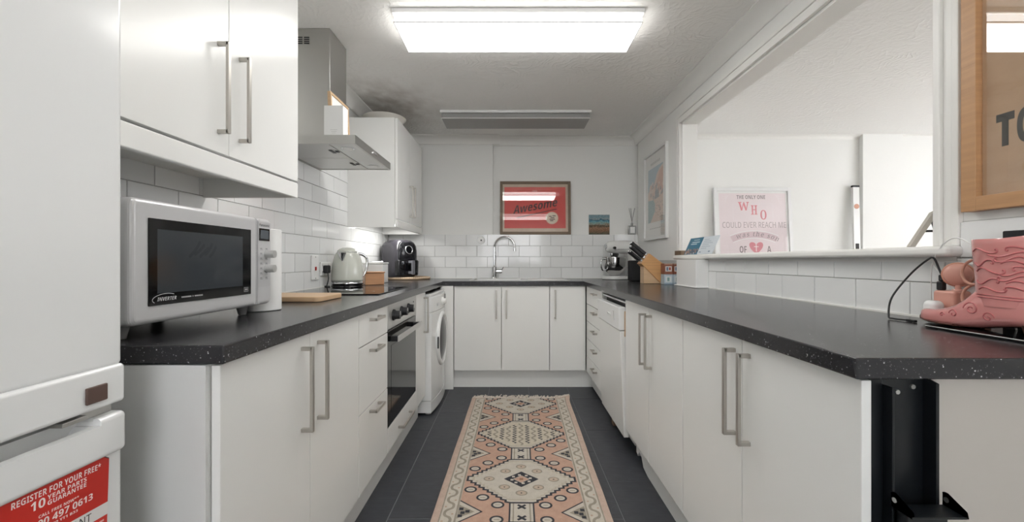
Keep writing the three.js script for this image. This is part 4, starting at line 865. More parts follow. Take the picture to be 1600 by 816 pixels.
// ================================================================ right worktop
{ // stand mixer: the head points to the left
  const o = thing('stand_mixer', 'white stand mixer with polished steel bowl', 'mixer');
  const white = mat({ color: rgb(226, 226, 223), roughness: 0.12 });
  const tongue = new THREE.Shape(); tongue.absellipse(-0.09, 0, 0.11, 0.10, Math.PI / 2, Math.PI * 1.5); tongue.lineTo(0.13, -0.085); tongue.quadraticCurveTo(0.16, 0, 0.13, 0.085); tongue.closePath();
  mesh('base', new THREE.ExtrudeGeometry(tongue, { depth: 0.018, bevelEnabled: true, bevelThickness: 0.006, bevelSize: 0.006, bevelSegments: 4, curveSegments: 20 }).rotateX(-Math.PI / 2).translate(0, 0.007, 0), white, o);
  mesh('pedestal', loft([[0.02, 0.045, 0.075, 0.095], [0.1, 0.036, 0.055, 0.1], [0.2, 0.038, 0.055, 0.095], [0.26, 0.05, 0.06, 0.085]].map(([y, a, b, cx]) => superRing(cx, y, 0, a, b, 2.6, 32))), white, o);
  const head = []; for (const [x, r, h] of [[-0.175, 0.012, 0.012], [-0.168, 0.036, 0.036], [-0.15, 0.05, 0.05], [-0.09, 0.059, 0.058], [0, 0.062, 0.062], [0.08, 0.06, 0.06], [0.13, 0.048, 0.046], [0.155, 0.025, 0.024], [0.162, 0.006, 0.006]]) { const ring = []; for (let i = 0; i < 32; i++) { const a = i / 32 * 2 * Math.PI; ring.push(new THREE.Vector3(x, 0.298 + h * Math.cos(a), r * Math.sin(a))); } head.push(ring); }
  const hd = mesh('head', loft(head), white, o);
  mesh('trim_band', new THREE.TorusGeometry(0.0605, 0.0028, 8, 48).rotateX(Math.PI / 2).scale(2.6, 1, 1).translate(-0.005, 0.276, 0), M.chrome, hd);
  mesh('hub_cap', cyl(-0.178, 0.3, 0, 0.023, 0.021, 0.014, 'x', 28), M.chrome, hd);
  mesh('knob', cyl(-0.12, 0.288, 0.062, 0.012, 0.012, 0.03, 'z', 20).translate(0, 0, 0.12), M.black, hd);
  mesh('beater_shaft', [cyl(-0.09, 0.222, 0, 0.03, 0.044, 0.035), cyl(-0.09, 0.19, 0, 0.01, 0.012, 0.05)], M.chrome, hd);
  mesh('bowl', lathe([[0.0, 0.032], [0.052, 0.03], [0.05, 0.045], [0.062, 0.058], [0.092, 0.085], [0.108, 0.125], [0.111, 0.165], [0.112, 0.2], [0.1145, 0.203], [0.1105, 0.204], [0.108, 0.16], [0.1, 0.11], [0.06, 0.065], [0, 0.055]], -0.09, 0, 0, 56), mat({ color: rgb(200, 200, 200), metalness: 1, roughness: 0.1 }), o);
  mesh('bowl_handle', tube([new THREE.Vector3(-0.195, 0.185, 0.03), new THREE.Vector3(-0.235, 0.178, 0.04), new THREE.Vector3(-0.243, 0.13, 0.042), new THREE.Vector3(-0.225, 0.085, 0.038), new THREE.Vector3(-0.185, 0.09, 0.028)], 0.0065, 32, 10), M.chrome, o);
  o.position.set(1.035, WT + 0.0015, -3.94); o.rotation.y = 0.22;
}
{
  const o = thing('speaker_box', 'dark grey upright appliance between mixer and knife block', 'appliance');
  mesh('body', rb(0.985, 1.10, WT + 0.0015, WT + 0.175, 3.50, 3.62, 0.012, 4), M.blackMatt, o);
  mesh('button', [0.02, 0.045, 0.07].map((y) => cyl(1.072, WT + y, 3.499, 0.005, 0.005, 0.003, 'z', 14)), M.white, o);
  settle(o);
}
{ // knife block with knives
  const px = 0.985, d0 = 3.165, dep = 0.105;
  const P = [[0.0, 0], [0.145, 0], [0.145, 0.1475], [0.04, 0.225], [-0.022, 0.15]];
  const o = thing('knife_block', 'slanted beech knife block on the right worktop', 'knife block');
  const blk = poly(P.slice(0, 0).concat([[-0.022, 0.150], [0.040, 0.225], [0.145, 0.1475], [0.145, 0.035], [0.118, 0.008]]), dep, 0.003).translate(px, WT + 0.001, -d0 - dep);
  const foot = poly([[0.0, 0], [0.145, 0], [0.145, 0.04], [0.10, 0.03], [0.02, 0.110], [0.0, 0.128]], dep - 0.02, 0.002).translate(px, WT + 0.0015, -d0 - dep + 0.01);
  mesh('block', blk, mat({ map: M.woodPale.map, roughness: 0.4, color: rgb(255, 232, 200) }, true), o);
  mesh('foot', foot, M.woodPale, o);
  settle(o);
  const n = new THREE.Vector3(-0.77, 0.64, 0), t = new THREE.Vector3(0.64, 0.77, 0);
  const made = [];
  [[0.018, 0.02, 0.10, 0.011], [0.018, 0.052, 0.105, 0.012], [0.018, 0.085, 0.10, 0.011], [0.05, 0.02, 0.125, 0.013], [0.05, 0.052, 0.12, 0.013], [0.078, 0.03, 0.135, 0.014], [0.078, 0.075, 0.13, 0.014]].forEach(([s, z, L, r]) => {
    const k = thing('kitchen_knife', 'black handled kitchen knife held in the knife block', 'knife', 'knives in the knife block');
    const q = new THREE.Matrix4().makeBasis(t, n, new THREE.Vector3().crossVectors(t, n));
    const hnd = mesh('handle', [new RoundedBoxGeometry(r * 1.7, L, 0.016, 3, 0.005).translate(0, L / 2 + 0.012, 0)], M.black, k);
    mesh('bolster', new RoundedBoxGeometry(r * 1.5, 0.016, 0.014, 2, 0.003).translate(0, 0.008, 0), M.chrome, k);
    mesh('end_cap', new RoundedBoxGeometry(r * 1.1, 0.008, 0.012, 2, 0.003).translate(0, L + 0.012, 0), M.chrome, hnd);
    mesh('tang', new RoundedBoxGeometry(r * 1.74, L * 0.86, 0.003, 1, 0.001).translate(0, L / 2 + 0.012, 0), M.chrome, hnd);
    k.children.forEach((c) => { c.geometry.applyMatrix4(q); c.children.forEach((e) => e.geometry.applyMatrix4(q)); });
    k.position.set(px - 0.022, WT + 0.151, -d0 - z).addScaledVector(t, s + 0.004).addScaledVector(n, 0.002);
  });
}
{ // little printed cartons
  const carton = (hue, blocks) => mat({ map: canvasTexture(128, 160, (c, w, h) => { c.fillStyle = hue; c.fillRect(0, 0, w, h); for (const [x, y, a, b, col] of blocks) { c.fillStyle = col; c.fillRect(x, y, a, b); } }), roughness: 0.5 });
  const brown = carton('rgb(140,86,66)', [[16, 40, 96, 80, '#d9d6d0'], [30, 52, 30, 56, '#6d7c93'], [70, 56, 28, 44, '#a8483c'], [0, 0, 128, 12, '#b7a08e']]);
  const blue = carton('rgb(186,200,206)', [[20, 30, 88, 90, '#d9dcdb'], [44, 48, 34, 60, '#7d9c98'], [0, 140, 128, 20, '#8fa3b3']]);
  for (const [x0, x1, by] of [[1.098, 1.160, 'knife block'], [1.163, 1.222, 'tiled wall']]) for (const [k, y0, y1] of [[1, 0.001, 0.073], [0, 0.0745, 0.152]]) {
    const o = thing('tea_carton', k ? 'pale blue printed carton below a brown one, beside the ' + by : 'brown printed carton on a pale blue one, beside the ' + by, 'box', k ? 'blue tea cartons' : 'brown tea cartons');
    mesh('carton', rb(x0, x1, WT + y0, WT + y1, 3.06, 3.13, 0.001), k ? mat({ color: rgb(176, 190, 198), roughness: 0.5 }) : mat({ color: rgb(138, 84, 64), roughness: 0.5 }), o);
    mesh('print', panel(x1 - x0 - 0.002, y1 - y0 - 0.002, (x0 + x1) / 2, WT + (y0 + y1) / 2, 3.0594), k ? blue : brown, o);
    settle(o);
  }
}
{
  const o = thing('wall_box', 'white casing standing against right wall below the hatch sill', 'casing');
  mesh('body', rb(1.148, XR - 0.012, WT + 0.006, 1.088, 2.65, 2.962, 0.003), M.white, o);
  mesh('base_rim', rb(1.136, XR - 0.012, WT + 0.0005, WT + 0.008, 2.638, 2.974, 0.003), M.white, o);
  settle(o);
}
{ // leaflets on the sill
  const blue = canvasTexture(256, 128, (c, w, h) => { c.fillStyle = 'rgb(42,116,146)'; c.fillRect(0, 0, w, h); c.fillStyle = '#d5e4ea'; c.fillRect(90, 16, 110, 5); c.fillRect(70, 32, 150, 7); c.fillRect(60, 46, 120, 7); seed = 12; for (let i = 0; i < 60; i++) { c.fillStyle = ['#59616d', '#b98f7d', '#3a4a63', '#cfd3d4'][rnd() * 4 | 0]; c.fillRect(rnd() * w, 84 + rnd() * 40, 18, 14); } });
  const pale = canvasTexture(256, 128, (c, w, h) => { c.fillStyle = 'rgb(214,222,228)'; c.fillRect(0, 0, w, h); c.fillStyle = '#a9b6c0'; for (let i = 0; i < 6; i++) c.fillRect(30, 20 + i * 13, 90 + (i * 37 % 90), 4); c.fillStyle = '#8196a6'; c.fillRect(20, 110, 40, 7); c.fillRect(180, 106, 30, 10); });
  [[2.755, 2.955, blue, 'blue leaflet with white print propped on the hatch sill', rgb(60, 120, 146)], [2.545, 2.75, pale, 'pale white leaflet propped on the hatch sill', rgb(214, 220, 226)]].forEach(([a, b, map, label, col]) => {
    const o = thing('leaflet', label, 'leaflet', 'leaflets on the hatch sill');
    const lean = (g) => g.rotateZ(-0.42).translate(1.197, 1.1225, -(a + b) / 2);
    mesh('pages', lean(bx(0, 0.004, 0, 0.122, -(b - a) / 2, (b - a) / 2)), mat({ color: col, roughness: 0.4 }), o);
    mesh('print', lean(panel(b - a, 0.122, -0.0005, 0.061, 0, 'left')), mat({ map, roughness: 0.3 }), o);
    settle(o);
  });
}
single('wooden_box', rb(1.192, 1.235, 1.1205, 1.152, 3.0, 3.11, 0.002), M.woodBrown, 'small brown box at the far end of the hatch sill', 'box');
{ // little photo frame on the sill, seen from the side
  const o = thing('photo_frame', 'small grey photo frame on a strut at the hatch sill', 'picture frame');
  const at = new THREE.Matrix4().makeBasis(new THREE.Vector3(0.60, 0, -0.80), new THREE.Vector3(0, 1, 0), new THREE.Vector3(0.80, 0, 0.60)).setPosition(1.283, 1.1225, -1.366);
  const grey = mat({ color: rgb(186, 180, 170), roughness: 0.45 });                 // local z leads away from the picture's face
  mesh('panel', new RoundedBoxGeometry(0.085, 0.122, 0.012, 2, 0.001).translate(0, 0.061, 0).rotateX(0.46).applyMatrix4(at), grey, o);
  mesh('strut', new RoundedBoxGeometry(0.018, 0.086, 0.003, 1, 0.0008).translate(0, 0.043, 0).rotateX(-0.18).translate(0, 0.001, 0.064).applyMatrix4(at), M.rubber, o);
  mesh('hinge', new RoundedBoxGeometry(0.022, 0.006, 0.03, 1, 0.001).translate(0, 0.05, 0.048).applyMatrix4(at), M.rubber, o);
  settle(o);
}

// ================================================================ the pink boot and what lies round it
{
  const o = thing('tablet', 'dark slab with silver rim lying under the pink boot', 'tablet');
  mesh('case', rb(1.056, 1.204, WT + 0.0012, WT + 0.0046, 0.746, 1.084, 0.0015, 3), M.black, o);
  mesh('rim', rb(1.055, 1.205, WT + 0.0044, WT + 0.0062, 0.745, 1.085, 0.0008, 3), M.steelLight, o);
  mesh('screen', rb(1.057, 1.203, WT + 0.0061, WT + 0.0066, 0.747, 1.083, 0.0002), M.blackGloss, o);
  for (const [x, d] of [[1.075, 1.06], [1.185, 1.06], [1.075, 0.77], [1.185, 0.77]]) mesh('foot', cyl(x, WT + 0.0008, d, 0.008, 0.008, 0.0012), M.white, o);
  settle(o);
}
{
  const o = thing('boot_vase', 'glossy pink ceramic cowboy boot vase with raised scrolls', 'vase');
  const pink = mat({ color: rgb(214, 142, 138), roughness: 0.12, clearcoat: 0.8, clearcoatRoughness: 0.03 });
  const dark = mat({ color: rgb(86, 54, 46), roughness: 0.3 });
  const deep = mat({ color: rgb(196, 112, 112), roughness: 0.2 });
  const X = 1.128, y0 = WT + 0.0068;
  // foot: cross-sections along the boot from heel to toe (d, bottom, top, half width)
  const ft = [[0.862, 0.022, 0.07, 0.018], [0.868, 0.02, 0.085, 0.03], [0.89, 0.018, 0.10, 0.038], [0.93, 0.016, 0.115, 0.041], [0.97, 0.010, 0.118, 0.041], [1.0, 0.004, 0.108, 0.041], [1.025, 0.001, 0.082, 0.042], [1.05, 0.0, 0.060, 0.042], [1.08, 0.0, 0.047, 0.039], [1.11, 0.001, 0.040, 0.033], [1.135, 0.002, 0.0375, 0.026], [1.152, 0.004, 0.0355, 0.018], [1.161, 0.008, 0.032, 0.010], [1.165, 0.014, 0.026, 0.003]];
  const rings = ft.map(([d, b, t, w]) => { const r = []; for (let i = 0; i < 32; i++) { const a = i / 32 * 2 * Math.PI, c = Math.cos(a), s = Math.sin(a), e = s < 0 ? 0.45 : 0.9; r.push(V(X + w * Math.sign(c) * Math.abs(c) ** 0.8, y0 + (b + t) / 2 + (t - b) / 2 * Math.sign(s) * Math.abs(s) ** e, d)); } return r; });
  const shaftAt = (y) => { const k = Math.max(0, Math.min(1, (y - 0.06) / 0.153)); return [0.949, 0.075 + 0.004 * k - 0.004 * Math.sin(Math.PI * Math.min(1, k * 1.25)), 0.044 + 0.010 * k]; };
  const sh = []; for (let i = 0; i <= 14; i++) { const y = 0.06 + 0.153 * i / 14, [d, a, b] = shaftAt(y), ring = superRing(X, y0 + y, -d, b, a, 2.1, 48); ring.forEach((v) => { v.y += (i / 14) * 0.010 * ((-v.z - d) / a) ** 2 * ((-v.z) > d ? 0.2 : 1); }); sh.push(ring); }
  const inner = sh.slice(10).reverse().map((r) => { const c = r.reduce((s, v) => s.add(v), new THREE.Vector3()).multiplyScalar(1 / r.length); return r.map((v) => v.clone().lerp(c, 0.09)); });
  const body = mesh('body', [loft(rings), loft([...sh, ...inner], true)], pink, o);
  mesh('inside', loft([inner[inner.length - 1].map((v) => v.clone().setY(v.y + 0.001)), inner[inner.length - 1].map((v) => v.clone().setY(v.y + 0.002))]), dark, body);
  mesh('sole', loft(ft.slice(7).map(([d, b, t, w]) => { const r = []; for (let i = 0; i < 24; i++) { const a = i / 24 * 2 * Math.PI; r.push(V(X + (w + 0.0012) * Math.cos(a), y0 + b + 0.0045 + 0.0045 * Math.sin(a), d + (d > 1.15 ? 0.002 : 0))); } return r; })), dark, o);
  mesh('heel', loft([superRing(X, y0 - 0.0005, -0.893, 0.028, 0.03, 2.4, 28), superRing(X, y0 + 0.024, -0.892, 0.035, 0.036, 2.4, 28)]), dark, o);
  // scrolls in relief: curves over the surface of the shaft (angle, height)
  const onShaft = (a, y) => { const [d, A, B] = shaftAt(y); return V(X + (B + 0.0004) * Math.sign(Math.cos(a)) * Math.abs(Math.cos(a)) ** 0.95, y0 + y, d + (A + 0.0004) * Math.sign(Math.sin(a)) * Math.abs(Math.sin(a)) ** 0.95); };
  const list = [];
  // a leaf stroke: a long wave along the shaft that ends in a small hook; W is its length as an angle
  const leaf = (a0, yy, W, A, hook, flip = 1) => { const p = []; for (let i = 0; i <= 16; i++) { const q = i / 16; p.push(onShaft(a0 + W * q, yy + flip * A * Math.sin(q * 5.2) * (1 - 0.35 * q))); }
    const e = 5.2, ye = yy + flip * A * Math.sin(e) * 0.65; for (let i = 1; i <= 10; i++) { const t = i / 10 * 4.4, r = hook * (1 - i / 14); p.push(onShaft(a0 + W + Math.sign(W) * 12 * (hook * 0.6 * Math.sin(t) * r / hook), ye + flip * (hook - r * Math.cos(t)) * 0.9)); }
    list.push(tube(p, 0.0019, 60, 7)); };
  for (const [a, y, W, A, hk, fl] of [
    [2.45, 0.186, 0.75, 0.007, 0.006, 1], [4.3, 0.190, -0.85, 0.006, 0.006, -1], [3.0, 0.178, 0.9, 0.006, 0.005, -1],
    [2.5, 0.160, 0.6, 0.009, 0.006, -1], [3.9, 0.166, -0.7, 0.007, 0.006, 1], [3.3, 0.158, 0.8, 0.006, 0.005, 1],
    [2.55, 0.140, 0.8, 0.008, 0.006, 1], [4.4, 0.146, -0.8, 0.007, 0.006, -1], [3.2, 0.136, 0.7, 0.006, 0.005, -1],
    [2.5, 0.118, 0.7, 0.008, 0.006, -1], [4.0, 0.124, -0.75, 0.007, 0.006, 1], [3.4, 0.114, 0.8, 0.006, 0.005, 1],
    [2.6, 0.098, 0.75, 0.006, 0.005, 1], [4.2, 0.102, -0.8, 0.006, 0.005, -1]]) leaf(a, y, W, A, hk, fl);
  for (const [y, amp] of [[0.084, 0.002], [0.078, 0.002]]) { const p = []; for (let i = 0; i <= 30; i++) { const a = 2.0 + i / 30 * 2.6; p.push(onShaft(a, y + amp * Math.sin(i * 0.2))); } list.push(tube(p, 0.0012, 60, 6)); }
  // spirals on the side of the foot
  for (const [d, y, r, s, n] of [[1.005, 0.05, 0.017, 1, 9], [0.97, 0.034, 0.013, -1, 8], [1.045, 0.034, 0.011, 1, 7], [1.075, 0.028, 0.007, -1, 6]]) { const p = []; for (let i = 0; i <= 24; i++) { const t = i / 24 * n, q = r * (1 - i / 28), dd = d + s * q * Math.cos(t), yy = y + q * Math.sin(t);
    let j = 0; while (j < ft.length - 2 && ft[j + 1][0] < dd) j++; const m = (dd - ft[j][0]) / (ft[j + 1][0] - ft[j][0]), lo = ft[j][1] + (ft[j + 1][1] - ft[j][1]) * m, hi = ft[j][2] + (ft[j + 1][2] - ft[j][2]) * m, wd = ft[j][3] + (ft[j + 1][3] - ft[j][3]) * m;
    const sn = Math.max(-0.97, Math.min(0.97, (yy - (lo + hi) / 2) / ((hi - lo) / 2))), ss = Math.sign(sn) * Math.abs(sn) ** (1 / (sn < 0 ? 0.45 : 0.9)); p.push(V(X - (wd + 0.0003) * Math.sqrt(1 - ss * ss) ** 0.8, y0 + yy, dd)); } list.push(tube(p, 0.0014, 60, 6)); }
  mesh('relief_scrolls', list, deep, body);
  settle(o);
}
single('folder', rb(1.195, XR - 0.012, WT + 0.001, 1.151, 0.80, 1.035, 0.003), M.blackMatt, 'black upright folder behind the pink boot', 'folder');
const rose = mat({ color: rgb(220, 164, 148), roughness: 0.35 });
{
  const o = thing('power_cube', 'pink charging cube with a black plug on top', 'adapter');
  mesh('body', rb(1.178, 1.228, WT + 0.001, 0.997, 1.13, 1.19, 0.008, 4), rose, o);
  mesh('plug', [rb(1.182, 1.198, 0.997, 1.022, 1.168, 1.184, 0.004), rb(1.185, 1.195, 1.022, 1.04, 1.171, 1.181, 0.003)], M.black, o);
  settle(o);
  const f = thing('round_gadget', 'small pink round-headed gadget on the charging cube', 'gadget');
  mesh('head', new THREE.SphereGeometry(0.03, 28, 20).scale(1, 1, 0.55).rotateY(-0.9).translate(1.207, 1.041, -1.148), rose, f);
  mesh('collar', new THREE.TorusGeometry(0.03, 0.0035, 8, 32).rotateY(-0.9).translate(1.207, 1.041, -1.148), mat({ color: rgb(208, 150, 128), roughness: 0.4 }), f);
  mesh('stem', [cyl(1.207, 1.006, 1.148, 0.007, 0.006, 0.016), cyl(1.207, 0.9995, 1.148, 0.013, 0.011, 0.0035)], rose, f);
  settle(f);
  const loops = mat({ color: rgb(206, 152, 132), roughness: 0.4 });
  const c = thing('cable_tidy', 'pink bent wire holder in two loops beside the boot', 'holder');
  const ring = (cy, r, cd) => { const p = []; for (let i = 0; i <= 20; i++) { const a = i / 20 * 2 * Math.PI; p.push(V(1.19 + 0.004 * Math.sin(a), cy + r * Math.sin(a), cd + r * Math.cos(a))); } return tube(p.slice(0, 20), 0.0035, 48, 10, true); };
  mesh('loop', ring(1.05, 0.032, 1.09), loops, c); mesh('loop', ring(0.986, 0.031, 1.09), loops, c); mesh('loop', ring(0.966, 0.022, 1.076), loops, c);
  mesh('base', rb(1.178, 1.202, WT + 0.0005, 0.945, 1.062, 1.115, 0.004), loops, c);
  settle(c);
  for (const [x, d, w, h, label] of [[1.157, 1.165, 0.036, 0.062, 'rounded white charger plug beside the pink cube'], [1.155, 1.085, 0.022, 0.058, 'small white earphone case between pink cube and boot']])
    single('charger', rb(x - w / 2, x + w / 2, WT + 0.001, WT + h, d - 0.02, d + 0.02, 0.014, 5), M.whiteGloss, label, 'charger');
  const wire = (name, label, pts, r, m, end) => { const q = thing(name, label, 'cable'); mesh('cord', tube(pts, r, 70, 8), m, q); if (end) mesh('connector', end, m, q); return settle(q); };
  wire('charging_cable', 'black charging cable hanging over the worktop edge of tiles', [V(1.19, 1.041, 1.176), V(1.19, 1.06, 1.184), V(1.187, 1.086, 1.194), V(1.176, 1.082, 1.20), V(1.16, 1.04, 1.235), V(1.13, 0.97, 1.262), V(1.105, 0.918, 1.245), V(1.10, 0.912, 1.225), V(1.108, 0.912, 1.19)], 0.0026, M.black, rb(1.104, 1.114, WT + 0.0005, WT + 0.0075, 1.165, 1.192, 0.002));
  wire('charging_cable', 'white charging cable arching from sill end to boot', [V(1.20, 1.0, 1.15), V(1.197, 1.06, 1.2), V(1.19, 1.085, 1.195), V(1.185, 1.125, 1.165), V(1.185, 1.14, 1.13), V(1.187, 1.115, 1.09), V(1.188, 1.075, 1.05), V(1.188, 1.0, 1.02), V(1.189, 0.915, 1.0)], 0.0018, M.white);
  wire('charging_cable', 'white charging cable stretched level behind the boot', [V(1.205, 0.912, 1.215), V(1.21, 0.98, 1.225), V(1.208, 1.068, 1.22), V(1.214, 1.076, 1.205), V(1.221, 1.074, 1.16), V(1.222, 1.067, 1.10), V(1.224, 1.06, 1.052), V(1.224, 0.98, 1.045), V(1.224, 0.913, 1.042)], 0.0018, M.white);
}

// ================================================================ black bracket on the end panel
{
  const o = thing('steel_bracket', 'black steel channel bracket bolted to the worktop end panel', 'bracket');
  const bm = mat({ color: rgb(16, 20, 24), roughness: 0.35 }), bolt = mat({ color: rgb(200, 200, 198), metalness: 0.9, roughness: 0.3 });
  const d1 = 0.7755;
  const chn = mesh('channel', [rb(0.6455, 0.7495, 0.20, 0.8685, d1 - 0.006, d1, 0.001), rb(0.6455, 0.6685, 0.20, 0.8685, d1 - 0.010, d1 - 0.006, 0.001), rb(0.6685, 0.6725, 0.20, 0.855, d1 - 0.03, d1 - 0.006, 0.001), poly([[0, 0.20], [0.03, 0.20], [0.03, 0.8685], [0.024, 0.8685], [0, 0.862]], 0.0045, 0.0006).rotateY(Math.PI / 2).translate(0.745, 0, -d1 + 0.031)], bm, o);
  for (const [x, y] of [[0.697, 0.841], [0.725, 0.8505]]) mesh('bolt', cyl(x, y, d1 - 0.0075, 0.0045, 0.004, 0.004, 'z', 16), bolt, chn);
  const cheek = () => poly([[-0.070, 0], [-0.068, 0.010], [-0.036, 0.025], [-0.031, 0.025], [-0.031, 0]], 0.004, 0.001).scale(-1, 1, 1).rotateY(-Math.PI / 2);
  const tray = mesh('tray', [rb(0.6655, 0.758, 0.647, 0.651, d1 - 0.070, d1 - 0.031, 0.001), cheek().translate(0.6695, 0.648, -d1), cheek().translate(0.7595, 0.648, -d1), rb(0.674, 0.744, 0.20, 0.647, d1 - 0.052, d1 - 0.031, 0.002)], bm, o);
  for (const x of [0.6645, 0.7545]) mesh('bolt', cyl(x, 0.663, d1 - 0.039, 0.0045, 0.0045, 0.003, 'x', 16), bolt, tray);
  settle(o);
}

// ================================================================ rug
{
  const Wd = 0.752, L = 2.40, far = 3.30, near = far - L, cx = 0.046, S = 900 / 1;   // 900 px a metre
  const w = 677, h = 2048, k = h / L;
  const map = canvasTexture(w, h, (c) => {
    const sal = 'rgb(197,161,141)', cream = 'rgb(204,196,183)', grey = 'rgb(158,149,134)', dk = 'rgb(58,58,64)';
    const X = (x) => (x + Wd / 2) * w / Wd, Y = (d) => (far - d) * k, kx = w / Wd;
    c.fillStyle = 'rgb(200,176,160)'; c.fillRect(0, 0, w, h);
    const e0 = 0.030, e1 = 0.098;
    c.fillStyle = grey; c.fillRect(X(-Wd / 2 + e0), Y(far - 0.008), (Wd - 2 * e0) * kx, h);
    c.fillStyle = cream; c.fillRect(X(-Wd / 2 + e0 + 0.006), Y(far - 0.012), (Wd - 2 * e0 - 0.012) * kx, h);
    for (const s of [-1, 1]) {                                       // meander of the side borders
      c.strokeStyle = grey; c.lineWidth = 11; c.beginPath();
      for (let d = far - 0.04, i = 0; d > near; d -= 0.009, i++) { const x = s * (Wd / 2 - (e0 + e1) / 2 + 0.016 * Math.sign(Math.sin(i * 0.55)) * Math.abs(Math.sin(i * 0.55)) ** 0.5); i ? c.lineTo(X(x), Y(d)) : c.moveTo(X(x), Y(d)); } c.stroke();
      c.fillStyle = 'rgb(186,160,140)';
      for (let d = far - 0.07; d > near; d -= 0.103) for (const q of [-0.018, 0.018]) { c.beginPath(); c.arc(X(s * (Wd / 2 - (e0 + e1) / 2 + q)), Y(d - (q > 0 ? 0.05 : 0)), 4.5, 0, 7); c.fill(); }
      c.fillStyle = grey; c.fillRect(X(s * (Wd / 2 - e1)) - 3, Y(far - 0.03), 7, h);
    }
    const F = Wd / 2 - e1 - 0.006;
    c.fillStyle = sal; c.fillRect(X(-F), Y(far - 0.018), 2 * F * kx, h);
    const mid = [3.18, 2.63, 2.08, 1.53, 0.98];
    // stepped medallions
    const steps = (D, hw, hl, col, line) => { const n = 10, p = []; for (let i = 0; i <= n; i++) { const a = hw * (1 - i / n) + 0.05 * (i / n), y = hl * i / n; p.push([a, y]); if (i < n) p.push([a, hl * (i + 1) / n * 0.97]); }
      const full = [...p.map(([x, y]) => [x, y]), ...p.slice().reverse().map(([x, y]) => [-x, y]), ...p.map(([x, y]) => [-x, -y]), ...p.slice().reverse().map(([x, y]) => [x, -y])];
      c.beginPath(); full.forEach(([x, y], i) => (i ? c.lineTo(X(x), Y(D + y)) : c.moveTo(X(x), Y(D + y)))); c.closePath(); c.fillStyle = col; c.fill(); if (line) { c.strokeStyle = line; c.lineWidth = 9; c.stroke(); } };
    const oval = (x, d, rx, ry, ring, fill, lw = 5) => { c.beginPath(); c.ellipse(X(x), Y(d), rx * kx, ry * k, 0, 0, 7); c.fillStyle = fill; c.fill(); c.strokeStyle = ring; c.lineWidth = lw; c.stroke(); };
    for (const D of mid.map((m) => m + 0.275)) { c.fillStyle = cream; c.fillRect(X(-0.052), Y(D + 0.1), 0.104 * kx, 0.2 * k); c.strokeStyle = dk; c.lineWidth = 6; for (const s of [-1, 1]) { c.beginPath(); c.moveTo(X(s * 0.052), Y(D + 0.1)); c.lineTo(X(s * 0.052), Y(D - 0.1)); c.stroke(); } c.strokeStyle = grey; c.lineWidth = 5; for (const s of [-1, 1]) { c.beginPath(); c.moveTo(X(s * 0.036), Y(D + 0.1)); c.lineTo(X(s * 0.036), Y(D - 0.1)); c.stroke(); } }
    mid.forEach((D, i) => {
      steps(D, 0.262, 0.205, cream, dk); steps(D, 0.240, 0.185, 'rgb(190,180,162)'); steps(D, 0.228, 0.176, cream);
      if (i % 2) {                                                   // striped medallion
        c.save(); steps(D, 0.222, 0.17, 'rgb(206,196,178)'); 
        for (let q = -5; q <= 5; q++) { const x = q * 0.039, m = 0.165 * (1 - Math.abs(x) / 0.26); c.strokeStyle = q % 2 ? dk : grey; c.lineWidth = q % 2 ? 6 : 10; c.beginPath(); for (let y = -m, j = 0; y <= m; y += 0.0085, j++) { const xx = x + 0.011 * (q % 2 ? (j % 4 < 2 ? 1 : -1) * (j % 2 ? 1 : 0.2) : Math.sin(j * 0.8)); j ? c.lineTo(X(xx), Y(D + y)) : c.moveTo(X(xx), Y(D + y)); } c.stroke(); }
        c.restore();
      } else {
        const dia = (r, col) => { c.beginPath(); c.moveTo(X(-r * 1.15), Y(D)); c.lineTo(X(0), Y(D + r)); c.lineTo(X(r * 1.15), Y(D)); c.lineTo(X(0), Y(D - r)); c.closePath(); c.fillStyle = col; c.fill(); };
        dia(0.074, dk); for (let q = 0; q < 8; q++) { const a = q / 8 * 2 * Math.PI + 0.2; c.fillStyle = cream; c.fillRect(X(0.046 * Math.cos(a)) - 7, Y(D + 0.04 * Math.sin(a)) - 7, 13, 13); } dia(0.036, cream); dia(0.032, sal); c.fillStyle = 'rgb(150,112,88)'; c.fillRect(X(0) - 8, Y(D) - 7, 16, 14);
        for (const [x, y] of [[0, 0.125], [0, -0.125], [-0.08, 0.078], [0.08, 0.078], [-0.08, -0.075], [0.08, -0.075], [-0.158, 0], [0.158, 0]]) { oval(x, D + y, 0.024, 0.019, grey, 'rgb(198,178,158)', 6); c.fillStyle = dk; c.fillRect(X(x) - 3, Y(D + y) - 3, 6, 6); }
      }
      // scattered ovals in the salmon field, and the crosses on the bridges
      for (const s of [-1, 1]) for (const [x, y] of [[0.237, 0.10], [0.175, 0.165], [0.105, 0.222], [0.237, -0.10], [0.175, -0.165], [0.105, -0.222]]) { oval(s * x, D + y, 0.025, 0.022, dk, cream, 8); c.fillStyle = grey; c.fillRect(X(s * x) - 10, Y(D + y) - 2, 20, 4); }
      const bx2 = (y) => { c.strokeStyle = dk; c.lineWidth = 10; c.beginPath(); c.moveTo(X(-0.017), Y(D + y + 0.014)); c.lineTo(X(0.017), Y(D + y - 0.014)); c.moveTo(X(0.017), Y(D + y + 0.014)); c.lineTo(X(-0.017), Y(D + y - 0.014)); c.stroke(); };
      bx2(0.235); bx2(-0.235); 
